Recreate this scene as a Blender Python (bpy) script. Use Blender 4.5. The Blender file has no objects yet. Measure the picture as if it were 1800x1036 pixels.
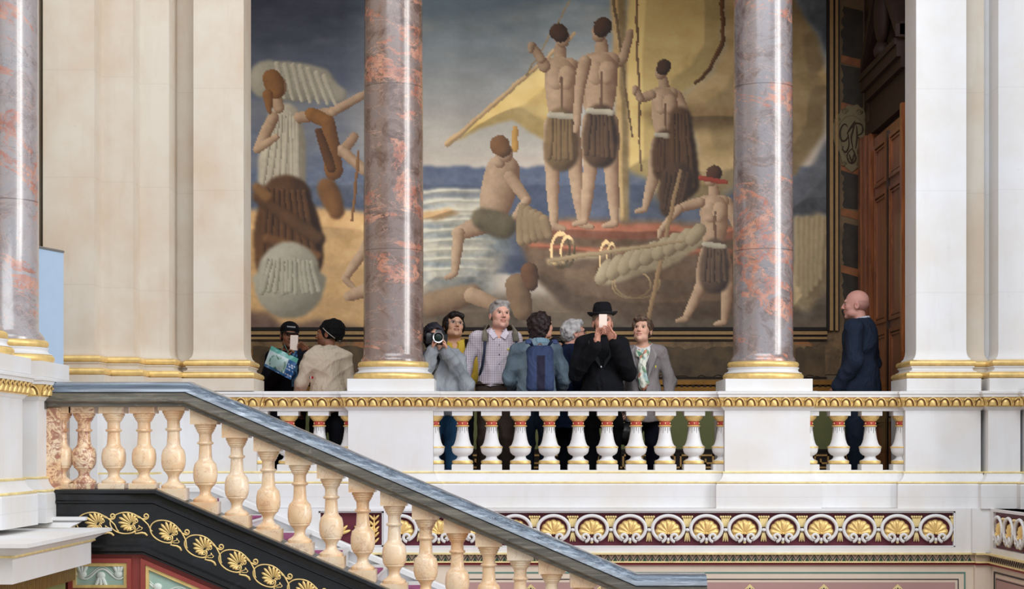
import bpy, bmesh, math, random
import numpy as np
from mathutils import Vector, Matrix, Euler

# ------------------------------------------------------------------ camera, sky, lights, exposure
scene = bpy.context.scene
COL = scene.collection
random.seed(7)
CAMZ, DIST, F = 0.42, 16.0, 3200.0          # camera height over the gallery floor, distance to the parapet, focal length in px of 1800
HOR = 790.0
cam_data = bpy.data.cameras.new('camera')
cam_data.sensor_width = 36.0
cam_data.lens = F / 1800.0 * 36.0
cam_data.shift_y = (HOR - 518.0) / 1800.0
cam_data.clip_end = 200
cam = bpy.data.objects.new('camera', cam_data)
COL.objects.link(cam)
cam.location = (0, -DIST, CAMZ)
cam.rotation_euler = (math.pi / 2, 0, 0)
scene.camera = cam
scene.view_settings.view_transform = 'Standard'
scene.view_settings.look = 'None'
scene.view_settings.gamma = 1.0
scene.view_settings.exposure = -0.13
scene.view_settings.use_curve_mapping = False

world = bpy.data.worlds.new('hall_daylight')
scene.world = world
world.use_nodes = True
wbg = world.node_tree.nodes['Background']
wbg.inputs[0].default_value = (0.86, 0.92, 1.0, 1)
wbg.inputs[1].default_value = 0.78

def area(name, loc, target, sx, sy, power, color):
    d = bpy.data.lights.new(name, 'AREA')
    d.shape = 'RECTANGLE'; d.size = sx; d.size_y = sy
    d.energy = power; d.color = color
    o = bpy.data.objects.new(name, d)
    COL.objects.link(o)
    o.location = loc
    dr = Vector(target) - Vector(loc)
    o.rotation_euler = dr.to_track_quat('-Z', 'Y').to_euler()
    return o
area('skylight', (0.0, -13.0, 12.0), (0.0, 0.5, 1.5), 16, 9, 1800, (0.93, 0.96, 1.0))
area('tall_window', (15.0, -8.2, 4.4), (-0.5, 0.2, 2.4), 3.6, 12, 1150, (1.0, 0.98, 0.95))
area('tall_window', (13.2, -11.4, 4.4), (-0.5, 0.2, 2.4), 0.6, 12, 520, (1.0, 0.98, 0.95))

# ------------------------------------------------------------------ helpers
def sc(Y): return F / (DIST + Y)
def PX(px, Y): return (px - 900.0) / sc(Y)
def PZ(py, Y): return CAMZ + (HOR - py) / sc(Y)

def lin(c):
    return tuple(((v / 255.0) / 12.92 if v <= 10 else (((v / 255.0) + 0.055) / 1.055) ** 2.4) for v in c)

class MB:
    """collects shapes, then links them as ONE mesh object"""
    def __init__(s): s.v = []; s.f = []; s.m = []; s.cur = 0
    def add(s, vs, fs):
        b = len(s.v); s.v += [tuple(p) for p in vs]
        for f in fs: s.f.append([b + i for i in f]); s.m.append(s.cur)
    def box(s, x0, x1, y0, y1, z0, z1):
        s.add([(x0,y0,z0),(x1,y0,z0),(x1,y1,z0),(x0,y1,z0),(x0,y0,z1),(x1,y0,z1),(x1,y1,z1),(x0,y1,z1)],
              [(0,3,2,1),(4,5,6,7),(0,1,5,4),(1,2,6,5),(2,3,7,6),(3,0,4,7)])
    def obox(s, c, ax, h):
        """oriented box: centre, three axes, half sizes"""
        c = Vector(c); a, b, d = [Vector(q) * k for q, k in zip(ax, h)]
        pts = [c + a * i + b * j + d * k for k in (-1, 1) for i, j in ((-1,-1),(1,-1),(1,1),(-1,1))]
        s.add(pts, [(0,3,2,1),(4,5,6,7),(0,1,5,4),(1,2,6,5),(2,3,7,6),(3,0,4,7)])
    def prism(s, poly, y0, y1):
        """polygon in (x, z), extruded from y0 (front) to y1"""
        n = len(poly)
        s.add([(x, y0, z) for x, z in poly] + [(x, y1, z) for x, z in poly],
              [tuple(range(n)), tuple(range(2*n-1, n-1, -1))] + [(i, i+n, (i+1) % n + n, (i+1) % n) for i in range(n)])
    def rectloft(s, x0, x1, y0, y1, prof, cap=True):
        vs = []; fs = []
        for o, z in prof:
            vs += [(x0-o, y0-o, z), (x1+o, y0-o, z), (x1+o, y1+o, z), (x0-o, y1+o, z)]
        n = len(prof)
        for i in range(n-1):
            for j in range(4):
                a = i*4 + j; b = i*4 + (j+1) % 4
                fs.append((a, b, b+4, a+4))
        if cap:
            fs.append((3,2,1,0)); k = (n-1)*4; fs.append((k, k+1, k+2, k+3))
        s.add(vs, fs)
    def lathe(s, cx, cy, prof, n=32, a0=0.0, a1=2*math.pi, cap=True):
        full = abs(a1 - a0 - 2*math.pi) < 1e-6
        m = n if full else n + 1
        vs = []; fs = []
        for r, z in prof:
            for i in range(m):
                a = a0 + (a1 - a0) * i / n
                vs.append((cx + r*math.cos(a), cy + r*math.sin(a), z))
        for i in range(len(prof)-1):
            for j in range(n):
                k = (j+1) % m
                fs.append((i*m+j, i*m+k, (i+1)*m+k, (i+1)*m+j))
        if cap and full:
            fs.append(tuple(range(m-1, -1, -1))); b = (len(prof)-1)*m; fs.append(tuple(range(b, b+m)))
        s.add(vs, fs)
    def tube(s, pts, r, n=6, flat=1.0, normal=None, closed=False):
        """tube along 3-D points; r number or list; flat squeezes along 'normal'"""
        P = [Vector(p) for p in pts]; N = len(P)
        R = r if isinstance(r, (list, tuple)) else [r] * N
        up = Vector(normal) if normal else None
        vs = []; fs = []
        for i, p in enumerate(P):
            if closed: t = P[(i+1) % N] - P[i-1]
            else: t = P[min(i+1, N-1)] - P[max(i-1, 0)]
            if t.length < 1e-9: t = Vector((0, 0, 1))
            t.normalize()
            q = up or (Vector((0,0,1)) if abs(t.z) < .9 else Vector((1,0,0)))
            a = t.cross(q)
            if a.length < 1e-6: a = t.cross(Vector((1, 0.3, 0.1)))
            a.normalize(); b = a.cross(t).normalized()
            for k in range(n):
                w = 2*math.pi*k/n
                vs.append(p + a*math.cos(w)*R[i] + b*math.sin(w)*R[i]*flat)
        rng = N if closed else N-1
        for i in range(rng):
            for k in range(n):
                a = i*n + k; b = i*n + (k+1) % n; c = ((i+1) % N)*n + (k+1) % n; d = ((i+1) % N)*n + k
                fs.append((a, d, c, b))
        if not closed:
            fs.append(tuple(range(n))); b = (N-1)*n; fs.append(tuple(range(b+n-1, b-1, -1)))
        s.add(vs, fs)
    def ell(s, c, r, R=None, nu=12, nv=8):
        c = Vector(c); vs = []; fs = []
        for j in range(1, nv):
            th = math.pi*j/nv
            for i in range(nu):
                a = 2*math.pi*i/nu
                p = Vector((r[0]*math.sin(th)*math.cos(a), r[1]*math.sin(th)*math.sin(a), r[2]*math.cos(th)))
                vs.append(c + (R @ p if R else p))
        top = Vector((0,0,r[2])); vs.append(c + (R @ top if R else top)); vs.append(c - (R @ top if R else top))
        T = len(vs)-2; B = len(vs)-1
        for j in range(nv-2):
            for i in range(nu):
                k = (i+1) % nu
                fs.append((j*nu+i, (j+1)*nu+i, (j+1)*nu+k, j*nu+k))
        for i in range(nu):
            k = (i+1) % nu
            fs.append((T, i, k)); fs.append((B, (nv-2)*nu+k, (nv-2)*nu+i))
        s.add(vs, fs)
    def build(s, name, mats, parent=None, smooth=False, angle=None, loc=None):
        me = bpy.data.meshes.new(name)
        me.from_pydata(s.v, [], s.f)
        mats = mats if isinstance(mats, (list, tuple)) else [mats]
        for m in mats: me.materials.append(m)
        me.polygons.foreach_set('material_index', s.m)
        bm = bmesh.new(); bm.from_mesh(me)
        bmesh.ops.recalc_face_normals(bm, faces=bm.faces)
        if angle is not None:
            for e in bm.edges:
                if len(e.link_faces) == 2 and e.calc_face_angle(0) > math.radians(angle): e.smooth = False
            smooth = True
        bm.to_mesh(me); bm.free()
        if smooth: me.polygons.foreach_set('use_smooth', [True]*len(me.polygons))
        me.update()
        o = bpy.data.objects.new(name, me)
        COL.objects.link(o)
        if parent: o.parent = parent
        if loc: o.location = loc
        return o

def tag(o, label=None, cat=None, group=None, kind=None):
    if label: o['label'] = label
    if cat: o['category'] = cat
    if group: o['group'] = group
    if kind: o['kind'] = kind
    return o
def empty(name, loc=(0,0,0), rz=0.0):
    o = bpy.data.objects.new(name, None); COL.objects.link(o)
    o.location = loc; o.rotation_euler = (0, 0, rz); o.empty_display_size = 0.1
    return o
def kids(o): return [c for c in bpy.data.objects if c.parent == o]
def copy_tree(o, parent=None):
    c = o.copy(); COL.objects.link(c); c.parent = parent
    for k in kids(o): copy_tree(k, c)
    return c
ORD = ['', 'first', 'second', 'third', 'fourth', 'fifth', 'sixth', 'seventh', 'eighth', 'ninth', 'tenth', 'eleventh', 'twelfth', 'thirteenth',
       'fourteenth', 'fifteenth', 'sixteenth', 'seventeenth', 'eighteenth', 'nineteenth', 'twentieth']

# ------------------------------------------------------------------ materials
def newmat(name):
    m = bpy.data.materials.new(name); m.use_nodes = True
    nt = m.node_tree; b = nt.nodes['Principled BSDF']
    return m, nt, b
def node(nt, t, **kw):
    n = nt.nodes.new(t)
    for k, v in kw.items():
        if hasattr(n, k): setattr(n, k, v)
        else: n.inputs[k].default_value = v
    return n
def ramp(nt, fac, stops):
    r = nt.nodes.new('ShaderNodeValToRGB')
    el = r.color_ramp.elements
    while len(el) > 1: el.remove(el[-1])
    el[0].position = stops[0][0]; el[0].color = stops[0][1] + (1,) if len(stops[0][1]) == 3 else stops[0][1]
    for p, c in stops[1:]:
        e = el.new(p); e.color = c + (1,) if len(c) == 3 else c
    nt.links.new(fac, r.inputs[0])
    return r.outputs[0]
def mixc(nt, fac, a, b, blend='MIX'):
    m = nt.nodes.new('ShaderNodeMix'); m.data_type = 'RGBA'; m.blend_type = blend
    for sock, v in ((m.inputs[0], fac), (m.inputs[6], a), (m.inputs[7], b)):
        if isinstance(v, (int, float)): sock.default_value = v
        elif isinstance(v, tuple): sock.default_value = v + (1,) if len(v) == 3 else v
        else: nt.links.new(v, sock)
    return m.outputs[2]
def coords(nt, scale=(1,1,1), obj=True, rnd=False, rot=(0,0,0)):
    tc = nt.nodes.new('ShaderNodeTexCoord')
    mp = nt.nodes.new('ShaderNodeMapping'); mp.inputs['Scale'].default_value = scale; mp.inputs['Rotation'].default_value = rot
    src = tc.outputs['Object']
    if rnd:
        oi = nt.nodes.new('ShaderNodeObjectInfo')
        mu = nt.nodes.new('ShaderNodeVectorMath'); mu.operation = 'SCALE'; mu.inputs[0].default_value = (37.0, 23.0, 51.0)
        nt.links.new(oi.outputs['Random'], mu.inputs['Scale'])
        ad = nt.nodes.new('ShaderNodeVectorMath'); ad.operation = 'ADD'
        nt.links.new(src, ad.inputs[0]); nt.links.new(mu.outputs[0], ad.inputs[1]); src = ad.outputs[0]
    nt.links.new(src, mp.inputs[0])
    return mp.outputs[0]
def noise(nt, vec, scale, detail=4, rough=.55, dist=0.0):
    n = nt.nodes.new('ShaderNodeTexNoise')
    n.inputs['Scale'].default_value = scale; n.inputs['Detail'].default_value = detail
    n.inputs['Roughness'].default_value = rough; n.inputs['Distortion'].default_value = dist
    nt.links.new(vec, n.inputs['Vector'])
    return n.outputs[0]
def bump(nt, b, h, strength=.2, dist=.01):
    bp = nt.nodes.new('ShaderNodeBump'); bp.inputs['Strength'].default_value = strength; bp.inputs['Distance'].default_value = dist
    nt.links.new(h, bp.inputs['Height']); nt.links.new(bp.outputs[0], b.inputs['Normal'])
def plain(name, rgb, rough=.6, metal=0.0, var=.08, scale=8.0, bmp=0.0, spec=.5, coat=0.0, sheen=0.0, emit=0.0, srgb=True):
    m, nt, b = newmat(name)
    c = lin(rgb) if srgb else rgb
    v = coords(nt)
    n = noise(nt, v, scale, 5)
    lo = tuple(max(0, x*(1-var)) for x in c); hi = tuple(min(1, x*(1+var)) for x in c)
    nt.links.new(ramp(nt, n, [(.3, lo), (.7, hi)]), b.inputs['Base Color'])
    b.inputs['Roughness'].default_value = rough; b.inputs['Metallic'].default_value = metal
    b.inputs['Specular IOR Level'].default_value = spec
    b.inputs['Coat Weight'].default_value = coat; b.inputs['Sheen Weight'].default_value = sheen
    if emit: b.inputs['Emission Color'].default_value = c + (1,); b.inputs['Emission Strength'].default_value = emit
    if bmp: bump(nt, b, noise(nt, v, scale*6, 4), bmp)
    return m

def stone_mat(name, rgb, warm, rough=.55):
    """painted or dressed stone: faint clouds, faint bed joints, scuffs"""
    m, nt, b = newmat(name)
    v = coords(nt)
    c = lin(rgb); w = lin(warm)
    base = ramp(nt, noise(nt, v, 1.6, 5, .6), [(.38, c), (.66, w)])
    base = mixc(nt, ramp(nt, noise(nt, coords(nt, (5, 5, .8)), 2.2, 4), [(.55, (0,0,0)), (.8, (.35,.35,.35))]), base, tuple(x*.86 for x in w))
    base = mixc(nt, ramp(nt, noise(nt, v, 11, 6, .7), [(.66, (0,0,0)), (.75, (.22,.22,.22))]), base, tuple(x*.7 for x in w))
    sep = nt.nodes.new('ShaderNodeSeparateXYZ'); nt.links.new(coords(nt), sep.inputs[0])
    fr = nt.nodes.new('ShaderNodeMath'); fr.operation = 'PINGPONG'; fr.inputs[1].default_value = .45; nt.links.new(sep.outputs[2], fr.inputs[0])
    base = mixc(nt, ramp(nt, fr.outputs[0], [(0, (.22,.22,.22)), (.006, (0,0,0))]), base, tuple(x*.6 for x in w))
    nt.links.new(base, b.inputs['Base Color'])
    b.inputs['Roughness'].default_value = rough
    bump(nt, b, noise(nt, v, 40, 5), .08, .004)
    return m

def column_mat(name, seed, tones):
    tones = [(p, lin(c)) for p, c in zip((.28, .42, .52, .64, .8), tones)]
    m, nt, b = newmat(name)
    tc = nt.nodes.new('ShaderNodeTexCoord')
    mp = nt.nodes.new('ShaderNodeMapping'); mp.inputs['Location'].default_value = (seed, seed*1.7, seed*.31); mp.inputs['Rotation'].default_value = (.22, -.16, .1)
    nt.links.new(tc.outputs['Object'], mp.inputs[0])
    mp2 = nt.nodes.new('ShaderNodeMapping'); mp2.inputs['Scale'].default_value = (.8, .8, 2.0); nt.links.new(mp.outputs[0], mp2.inputs[0])
    body = ramp(nt, noise(nt, mp.outputs[0], 3.4, 10, .72, .9),
                tones)
    # salmon breccia bands
    band = noise(nt, mp2.outputs[0], 1.05, 9, .66, .7)
    bm_ = ramp(nt, band, [(.548, (0,0,0)), (.56, (.75,.75,.75)), (.60, (.85,.85,.85)), (.618, (.2,.2,.2)), (.66, (0,0,0))])
    br = ramp(nt, noise(nt, mp.outputs[0], 13, 8, .75, 1.4), [(.42, (0,0,0)), (.5, (1,1,1))])
    msk = mixc(nt, 1.0, bm_, br, 'MULTIPLY')
    c = mixc(nt, msk, body, ramp(nt, noise(nt, mp.outputs[0], 8, 6), [(.35, lin((176,100,76))), (.65, lin((216,158,132)))]))
    # fine pale and dark veins
    vn = noise(nt, mp2.outputs[0], 2.3, 9, .6, 1.2)
    c = mixc(nt, ramp(nt, vn, [(.492, (0,0,0)), (.4985, (.65,.65,.65)), (.505, (0,0,0))]), c, lin((214,170,150)))
    vd = noise(nt, mp.outputs[0], 3.1, 8, .6, 1.6)
    c = mixc(nt, ramp(nt, vd, [(.494, (0,0,0)), (.499, (.6,.6,.6)), (.504, (0,0,0))]), c, lin((60,38,38)))
    # drum joints
    sep = nt.nodes.new('ShaderNodeSeparateXYZ'); nt.links.new(tc.outputs['Object'], sep.inputs[0])
    sb = nt.nodes.new('ShaderNodeMath'); sb.operation = 'PINGPONG'; sb.inputs[1].default_value = .735
    ofs = nt.nodes.new('ShaderNodeMath'); ofs.operation = 'ADD'; ofs.inputs[1].default_value = .2; nt.links.new(sep.outputs[2], ofs.inputs[0]); nt.links.new(ofs.outputs[0], sb.inputs[0])
    c = mixc(nt, ramp(nt, sb.outputs[0], [(0, (.75,.75,.75)), (.006, (0,0,0))]), c, lin((46,38,36)))
    nt.links.new(c, b.inputs['Base Color'])
    b.inputs['Roughness'].default_value = .26
    b.inputs['Specular IOR Level'].default_value = 1.0
    b.inputs['Coat Weight'].default_value = .7; b.inputs['Coat Roughness'].default_value = .14
    return m

def alabaster_mat(name='alabaster', vein=.5, heavy=0.0):
    m, nt, b = newmat(name)
    v = coords(nt, rnd=True)
    oi = nt.nodes.new('ShaderNodeObjectInfo')
    base = ramp(nt, noise(nt, v, 3.0, 6, .6, .6), [(.3, lin((228,180,132))), (.48, lin((236,206,168))), (.68, lin((243,228,204)))])
    vn = noise(nt, v, 5.0, 9, .62, 1.6)
    k = ramp(nt, vn, [(.488, (0,0,0)), (.499, (vein,)*3), (.510, (0,0,0))])
    c = mixc(nt, k, base, lin((176,112,84)))
    # some balusters are heavily veined
    vv = ramp(nt, noise(nt, v, 13, 8, .7, 2.2), [(.47, (0,0,0)), (.56, (1,1,1))])
    big = ramp(nt, noise(nt, coords(nt, (.6,.6,.9), rnd=True), 2.2, 3, .5, .3), [(.60, (heavy,)*3), (.68, (max(heavy, .6),)*3)])
    c = mixc(nt, mixc(nt, 1.0, vv, big, 'MULTIPLY'), c, lin((158,96,78)))
    nt.links.new(c, b.inputs['Base Color'])
    b.inputs['Roughness'].default_value = .28
    b.inputs['Subsurface Weight'].default_value = .12; b.inputs['Subsurface Radius'].default_value = (.03, .015, .008); b.inputs['Subsurface Scale'].default_value = .4
    b.inputs['Coat Weight'].default_value = .25; b.inputs['Coat Roughness'].default_value = .15
    return m

def streak_marble(name, dark, mid, pale, rough=.25, vs=(1.2, 9, 9), rot=(0,0,0), hi=.72, coat=.4):
    m, nt, b = newmat(name)
    v = coords(nt, vs, rot=rot)
    c = ramp(nt, noise(nt, v, 2.0, 9, .65, .6), [(.3, lin(dark)), (.52, lin(mid)), (hi, lin(pale))])
    vn = noise(nt, v, 1.1, 8, .6, .8)
    c = mixc(nt, ramp(nt, vn, [(.49, (0,0,0)), (.5, (.7,.7,.7)), (.512, (0,0,0))]), c, lin(pale))
    nt.links.new(c, b.inputs['Base Color'])
    b.inputs['Roughness'].default_value = rough
    b.inputs['Coat Weight'].default_value = coat; b.inputs['Coat Roughness'].default_value = .12
    return m

def gold_mat(name='gilding', rgb=(244,208,136), rough=.42, metal=.42):
    m, nt, b = newmat(name)
    v = coords(nt)
    c = lin(rgb)
    nt.links.new(ramp(nt, noise(nt, v, 14, 5), [(.3, tuple(x*.8 for x in c)), (.7, tuple(min(1, x*1.15) for x in c))]), b.inputs['Base Color'])
    b.inputs['Metallic'].default_value = metal; b.inputs['Roughness'].default_value = rough
    bump(nt, b, noise(nt, v, 60, 3), .12, .003)
    return m

M = {}
M['white'] = stone_mat('painted_white_stone', (228,229,232), (222,219,215))
M['cream'] = stone_mat('cream_stone', (214,206,192), (206,188,166))
M['gold'] = gold_mat()
M['goldpale'] = gold_mat('pale_gilding', (246,222,160), .45, .3)
M['colA'] = column_mat('red_grey_marble_one', 3.1, ((66,50,46), (108,86,78), (136,116,108), (124,114,112), (162,150,146)))
M['colB'] = column_mat('red_grey_marble_two', 11.7, ((78,62,60), (122,108,106), (144,136,138), (132,130,136), (174,168,168)))
M['colC'] = column_mat('red_grey_marble_three', 23.3, ((112,98,98), (150,138,138), (168,160,160), (158,156,160), (196,190,188)))
M['alab'] = alabaster_mat()
M['alabred'] = alabaster_mat('red_veined_alabaster', .8, .85)
M['rail'] = streak_marble('blue_grey_marble', (62,66,72), (96,104,114), (160,168,178), .22, (1.0, 11, 11))
M['railslope'] = streak_marble('blue_grey_marble_skylit', (60,67,76), (100,113,128), (178,192,206), .22, (.45, 15, 15), (0, .406, 0))  # sky reflection on the rail top is put into these paler blues
M['black'] = streak_marble('black_marble', (7,8,10), (11,12,15), (34,39,46), .3, (2, 3, 3), hi=.9, coat=.08)
M['crimson'] = plain('crimson_paint', (96,28,46), .6)
M['redwall'] = plain('terracotta_red_paint', (148,64,56), .5, var=.05)
M['redline'] = plain('dark_red_paint', (130,22,24), .55)
M['sage'] = plain('pale_sage_paint', (158,184,172), .6, var=.06)
M['relief'] = plain('relief_white', (214,222,214), .6, var=.03)
M['mauve'] = plain('dusty_mauve_paint', (176,140,134), .6, var=.05, scale=2)
M['beige'] = plain('beige_paint', (222,206,186), .6, var=.03)
M['greenline'] = plain('green_line_paint', (92,134,122), .6)
M['inkline'] = plain('dark_line_paint', (42,36,40), .6)
M['trigrey'] = plain('warm_grey_paint', (186,170,152), .6)
M['bottle'] = plain('bottle_green_paint', (24,66,50), .6)
M['redband'] = plain('brick_red_enamel', (176,62,54), .5)
M['paleblue'] = plain('pale_blue_paint', (176,196,192), .6)
M['carpet'] = plain('magenta_carpet', (150,70,116), .95, var=.5, scale=14)
M['stair'] = plain('pale_stair_marble', (214,212,212), .35, var=.06, scale=3)
M['floorm'] = plain('gallery_floor_stone', (150,132,112), .35, var=.12, scale=2)
M['hallfloor'] = plain('hall_floor_marble', (190,184,176), .4, var=.1, scale=1)
M['ceil'] = plain('gallery_ceiling_paint', (120,104,84), .7)
M['green'] = plain('olive_green_wall_paint', (124,128,80), .7, var=.06)
M['wood'] = streak_marble('polished_mahogany', (84,42,22), (140,78,40), (176,108,60), .3, (6, 6, .5), hi=.8)
M['darkwood'] = streak_marble('dark_mahogany', (26,12,8), (52,26,14), (84,46,24), .35, (6, 6, .5), hi=.8)
M['tanline'] = plain('tan_painted_band', (178,142,94), .7, var=.1, scale=20)
M['darkline'] = plain('umber_painted_line', (34,24,18), .7)

# ================================================================== SETTING
def struct(name, mb, mat, parent=None, **kw):
    o = mb.build(name, mat, parent, **kw)
    if not parent: o['kind'] = 'structure'
    return o
XR = 3.68          # gallery end wall on the right
YB = 3.0           # back wall of the gallery
b = MB(); b.box(-3.6, XR+.1, .02, YB+.3, -.25, 0.0); struct('floor_gallery', b, M['floorm'])
b = MB(); b.box(-9, 9, -22, 3.6, -4.7, -4.5); struct('floor', b, M['hallfloor'])
b = MB(); b.box(-9.3, -9, -22, 3.6, -4.7, 11); struct('wall_unseen_left', b, plain('tan_unseen_wall', (196,160,118), .8))  # unseen wall, added to darken left-facing stone and bounce warm light
b = MB(); b.box(-3.6, XR+.4, .1, YB+.3, 5.5, 5.8); struct('ceiling', b, M['ceil'])
b = MB(); b.box(-3.8, XR+.4, YB, YB+.3, 0, 5.5); struct('wall_back', b, M['ceil'])
b = MB(); b.box(-3.6, -3.3, .62, YB, 0, 5.5); struct('wall_gallery_left', b, M['cream'])
b = MB(); b.box(XR, 4.9, .62, YB, 0, 5.5); struct('wall_right', b, M['darkwood'])

# ---- painted decoration of the back wall: green dado, meander, dado panels, gilt mouldings
def bandz(name, z0, z1, mat, x0=-3.29, x1=XR-.01, t=.01, y=YB):
    b = MB(); b.box(x0, x1, y-t, y-.0005, z0, z1); return struct(name, b, mat)
bandz('trim_1', .42, 1.06, M['green'])
bandz('trim_2', .395, .42, M['darkline'], t=.02)
bandz('trim_3', .21, .395, M['darkline'], t=.014)
bandz('trim_4', 0.0, .20, M['darkline'], t=.03)
b = MB()
u = .018; x = -3.25
while x < XR-.3:                      # Greek key
    def seg(a, c, e, f): b.box(x+a, x+c, YB-.022, YB-.012, .22+e, .22+f)
    seg(0, .20, 0, u); seg(0, u, 0, .145); seg(0, .155, .127, .145); seg(.137, .155, .045, .145)
    seg(.06, .155, .045, .045+u); seg(.06, .06+u, .045, .1)
    x += .20
key = struct('trim_5', b, gold_mat('meander_gold', (224,176,108), .55, .2))

# marbled dado panels
def dado_mat():
    m, nt, bs = newmat('marbled_dado')
    v = coords(nt)
    c = ramp(nt, noise(nt, v, 3.2, 9, .7, .8), [(.34, lin((76,60,42))), (.5, lin((128,102,70))), (.66, lin((164,130,86)))])
    band = ramp(nt, noise(nt, coords(nt, (.7,1,1.5), rot=(0,.5,0)), 1.7, 6, .6, .6), [(.56, (0,0,0)), (.6, (.8,.8,.8)), (.66, (0,0,0))])
    c = mixc(nt, band, c, lin((184,120,66)))
    nt.links.new(c, bs.inputs['Base Color']); bs.inputs['Roughness'].default_value = .5
    return m
M['dado'] = dado_mat()
zt = PZ(576, YB)
bandz('trim_6', 1.20, zt, M['dado'], t=.012)
def ragged(x0, x1, zb, ztop, n, seed):
    """painted torn-edge marble field: a ragged polygon"""
    r = random.Random(seed); pts = []
    for i in range(n+1): pts.append((x0+(x1-x0)*i/n, zb + r.uniform(-.012, .02)))
    for i in range(n+1): pts.append((x1-(x1-x0)*i/n, ztop + r.uniform(-.03, .012)))
    return pts
b = MB()
for i, (px0, px1) in enumerate(((445, 640), (740, 900), (905, 1160), (1165, 1300), (1398, 1450))):
    b.prism(ragged(PX(px0, YB), PX(px1, YB), PZ(662, YB), PZ(610, YB), 14, i), YB-.016, YB-.010)
struct('trim_7', b, plain('umber_marbling', (96,76,50), .5, var=.5, scale=6))
for k, (py0, py1, mt, t) in enumerate(((576, 582, 'darkline', .05), (583, 589, 'tanline', .045), (589, 592.5, 'darkline', .03), (593, 597, 'tanline', .035),
                               (599, 600.5, 'darkline', .02), (663, 665, 'darkline', .02), (669, 677, 'gold', .06), (677, 680, 'darkline', .03), (680, 690, 'gold', .05))):
    b = MB(); b.box(-3.29, (PX(1453, YB) if k < 6 else XR-.01), YB-t, YB-.0005, PZ(py1, YB), PZ(py0, YB))
    if k == 7:
        b = MB(); xx = -3.29
        b.box(-3.29, XR-.01, YB-.03, YB-.0005, PZ(py1, YB), PZ(py0, YB))
        while xx < XR-.05: b.box(xx, xx+.03, YB-.055, YB-.03, PZ(py1+1, YB), PZ(py0, YB)); xx += .06
    struct('trim_%d' % (8+k), b, M[mt] if mt != 'gold' else gold_mat('dull_gilding', (168,120,56), .4, .6))
# vertical frame right of the mural
for k, (a, c, mt, t) in enumerate(((1452, 1457, 'darkline', .05), (1457, 1463, 'tanline', .06), (1463, 1466.5, 'darkline', .03), (1467, 1472, 'tanline', .05), (1473, 1474.5, 'darkline', .03))):
    b = MB(); b.box(PX(a, YB), PX(c, YB), YB-t, YB-.0005, PZ(582, YB), 5.45); struct('trim_%d' % (20+k), b, M[mt])
# painted border strip with torn marble and orange bands
b = MB(); b.box(PX(1474, YB), XR-.01, YB-.012, YB-.0005, zt, 5.45); struct('trim_26', b, plain('painted_border', (120,96,66), .6, var=.3, scale=5))
b = MB(); r_ = random.Random(3)
for (ya, yb_) in ((12, 100), (114, 196), (300, 366), (392, 470), (480, 570)):
    pts = []
    x0, x1 = PX(1478, YB), XR-.02
    n = 12
    for i in range(n+1): pts.append((x0 + r_.uniform(-.005, .035), PZ(yb_ - (yb_-ya)*i/n, YB)))
    pts.append((x1, PZ(ya+8, YB))); pts.append((x1, PZ(yb_+4, YB)))
    b.prism(pts, YB-.016, YB-.010)
struct('trim_27', b, plain('border_umber', (52,42,30), .55, var=.5, scale=7))
b = MB()
for ya in (103, 186, 293, 372, 472):
    b.prism([(PX(1478, YB), PZ(ya-6, YB)), (PX(1478, YB), PZ(ya+7, YB)), (XR-.02, PZ(ya+18, YB)), (XR-.02, PZ(ya+4, YB))], YB-.019, YB-.012)
struct('trim_28', b, plain('border_orange', (150,92,52), .6, var=.3, scale=9))

# ---- cartouche with the entwined letters
cz = empty('painted_cartouche', (PX(1495, YB), YB-.02, PZ(245, YB)))
tag(cz, 'pale scrolled shield with entwined curly letters, painted beside the dark door', 'cartouche')
def cp(px, py): return ((px-1495)/168.4, 0, (245-py)/168.4)
sh = [(1478,196),(1486,191),(1490,186),(1497,188),(1506,185),(1511,190),(1518,195),(1521,210),(1524,230),(1521,250),(1514,272),(1511,290),(1505,297),(1497,303),(1489,297),(1482,290),(1477,272),(1467,256),(1463,240),(1463,222),(1468,208)]
b = MB(); b.prism([(cp(x, y)[0], cp(x, y)[2]) for x, y in sh], -.012, .0)
M['cart'] = plain('cartouche_buff', (136,122,92), .7, var=.12)
M['cartdark'] = plain('cartouche_ink', (70,52,34), .7)
o = b.build('shield', M['cart'], cz)
b = MB()
b.tube([cp(x, y) for x, y in sh], .009, 6, closed=True)
inner = [(1495+24*math.cos(a)*(1 if math.sin(a) > 0 else .9+.1*math.cos(a)), 238-(34 if math.sin(a) > 0 else 42)*math.sin(a)) for a in [2*math.pi*i/28 for i in range(28)]]
b.tube([(cp(x, y)[0], -.014, cp(x, y)[2]) for x, y in inner], .006, 5, closed=True)
for (x, y, r, d) in ((1484,197,6,1),(1509,197,6,-1),(1470,212,6,1),(1521,212,5,-1),(1482,289,5,1),(1509,289,5,-1)):
    b.tube([(cp(x+r*(1-t/14*.8)*math.cos(d*t*.6), y-r*(1-t/14*.8)*math.sin(d*t*.6))[0], -.016, cp(x, y-r*(1-t/14*.8)*math.sin(d*t*.6))[2]) for t in range(14)], .007, 5)
b.build('scrollwork', M['cart'], cz, smooth=True)
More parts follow.
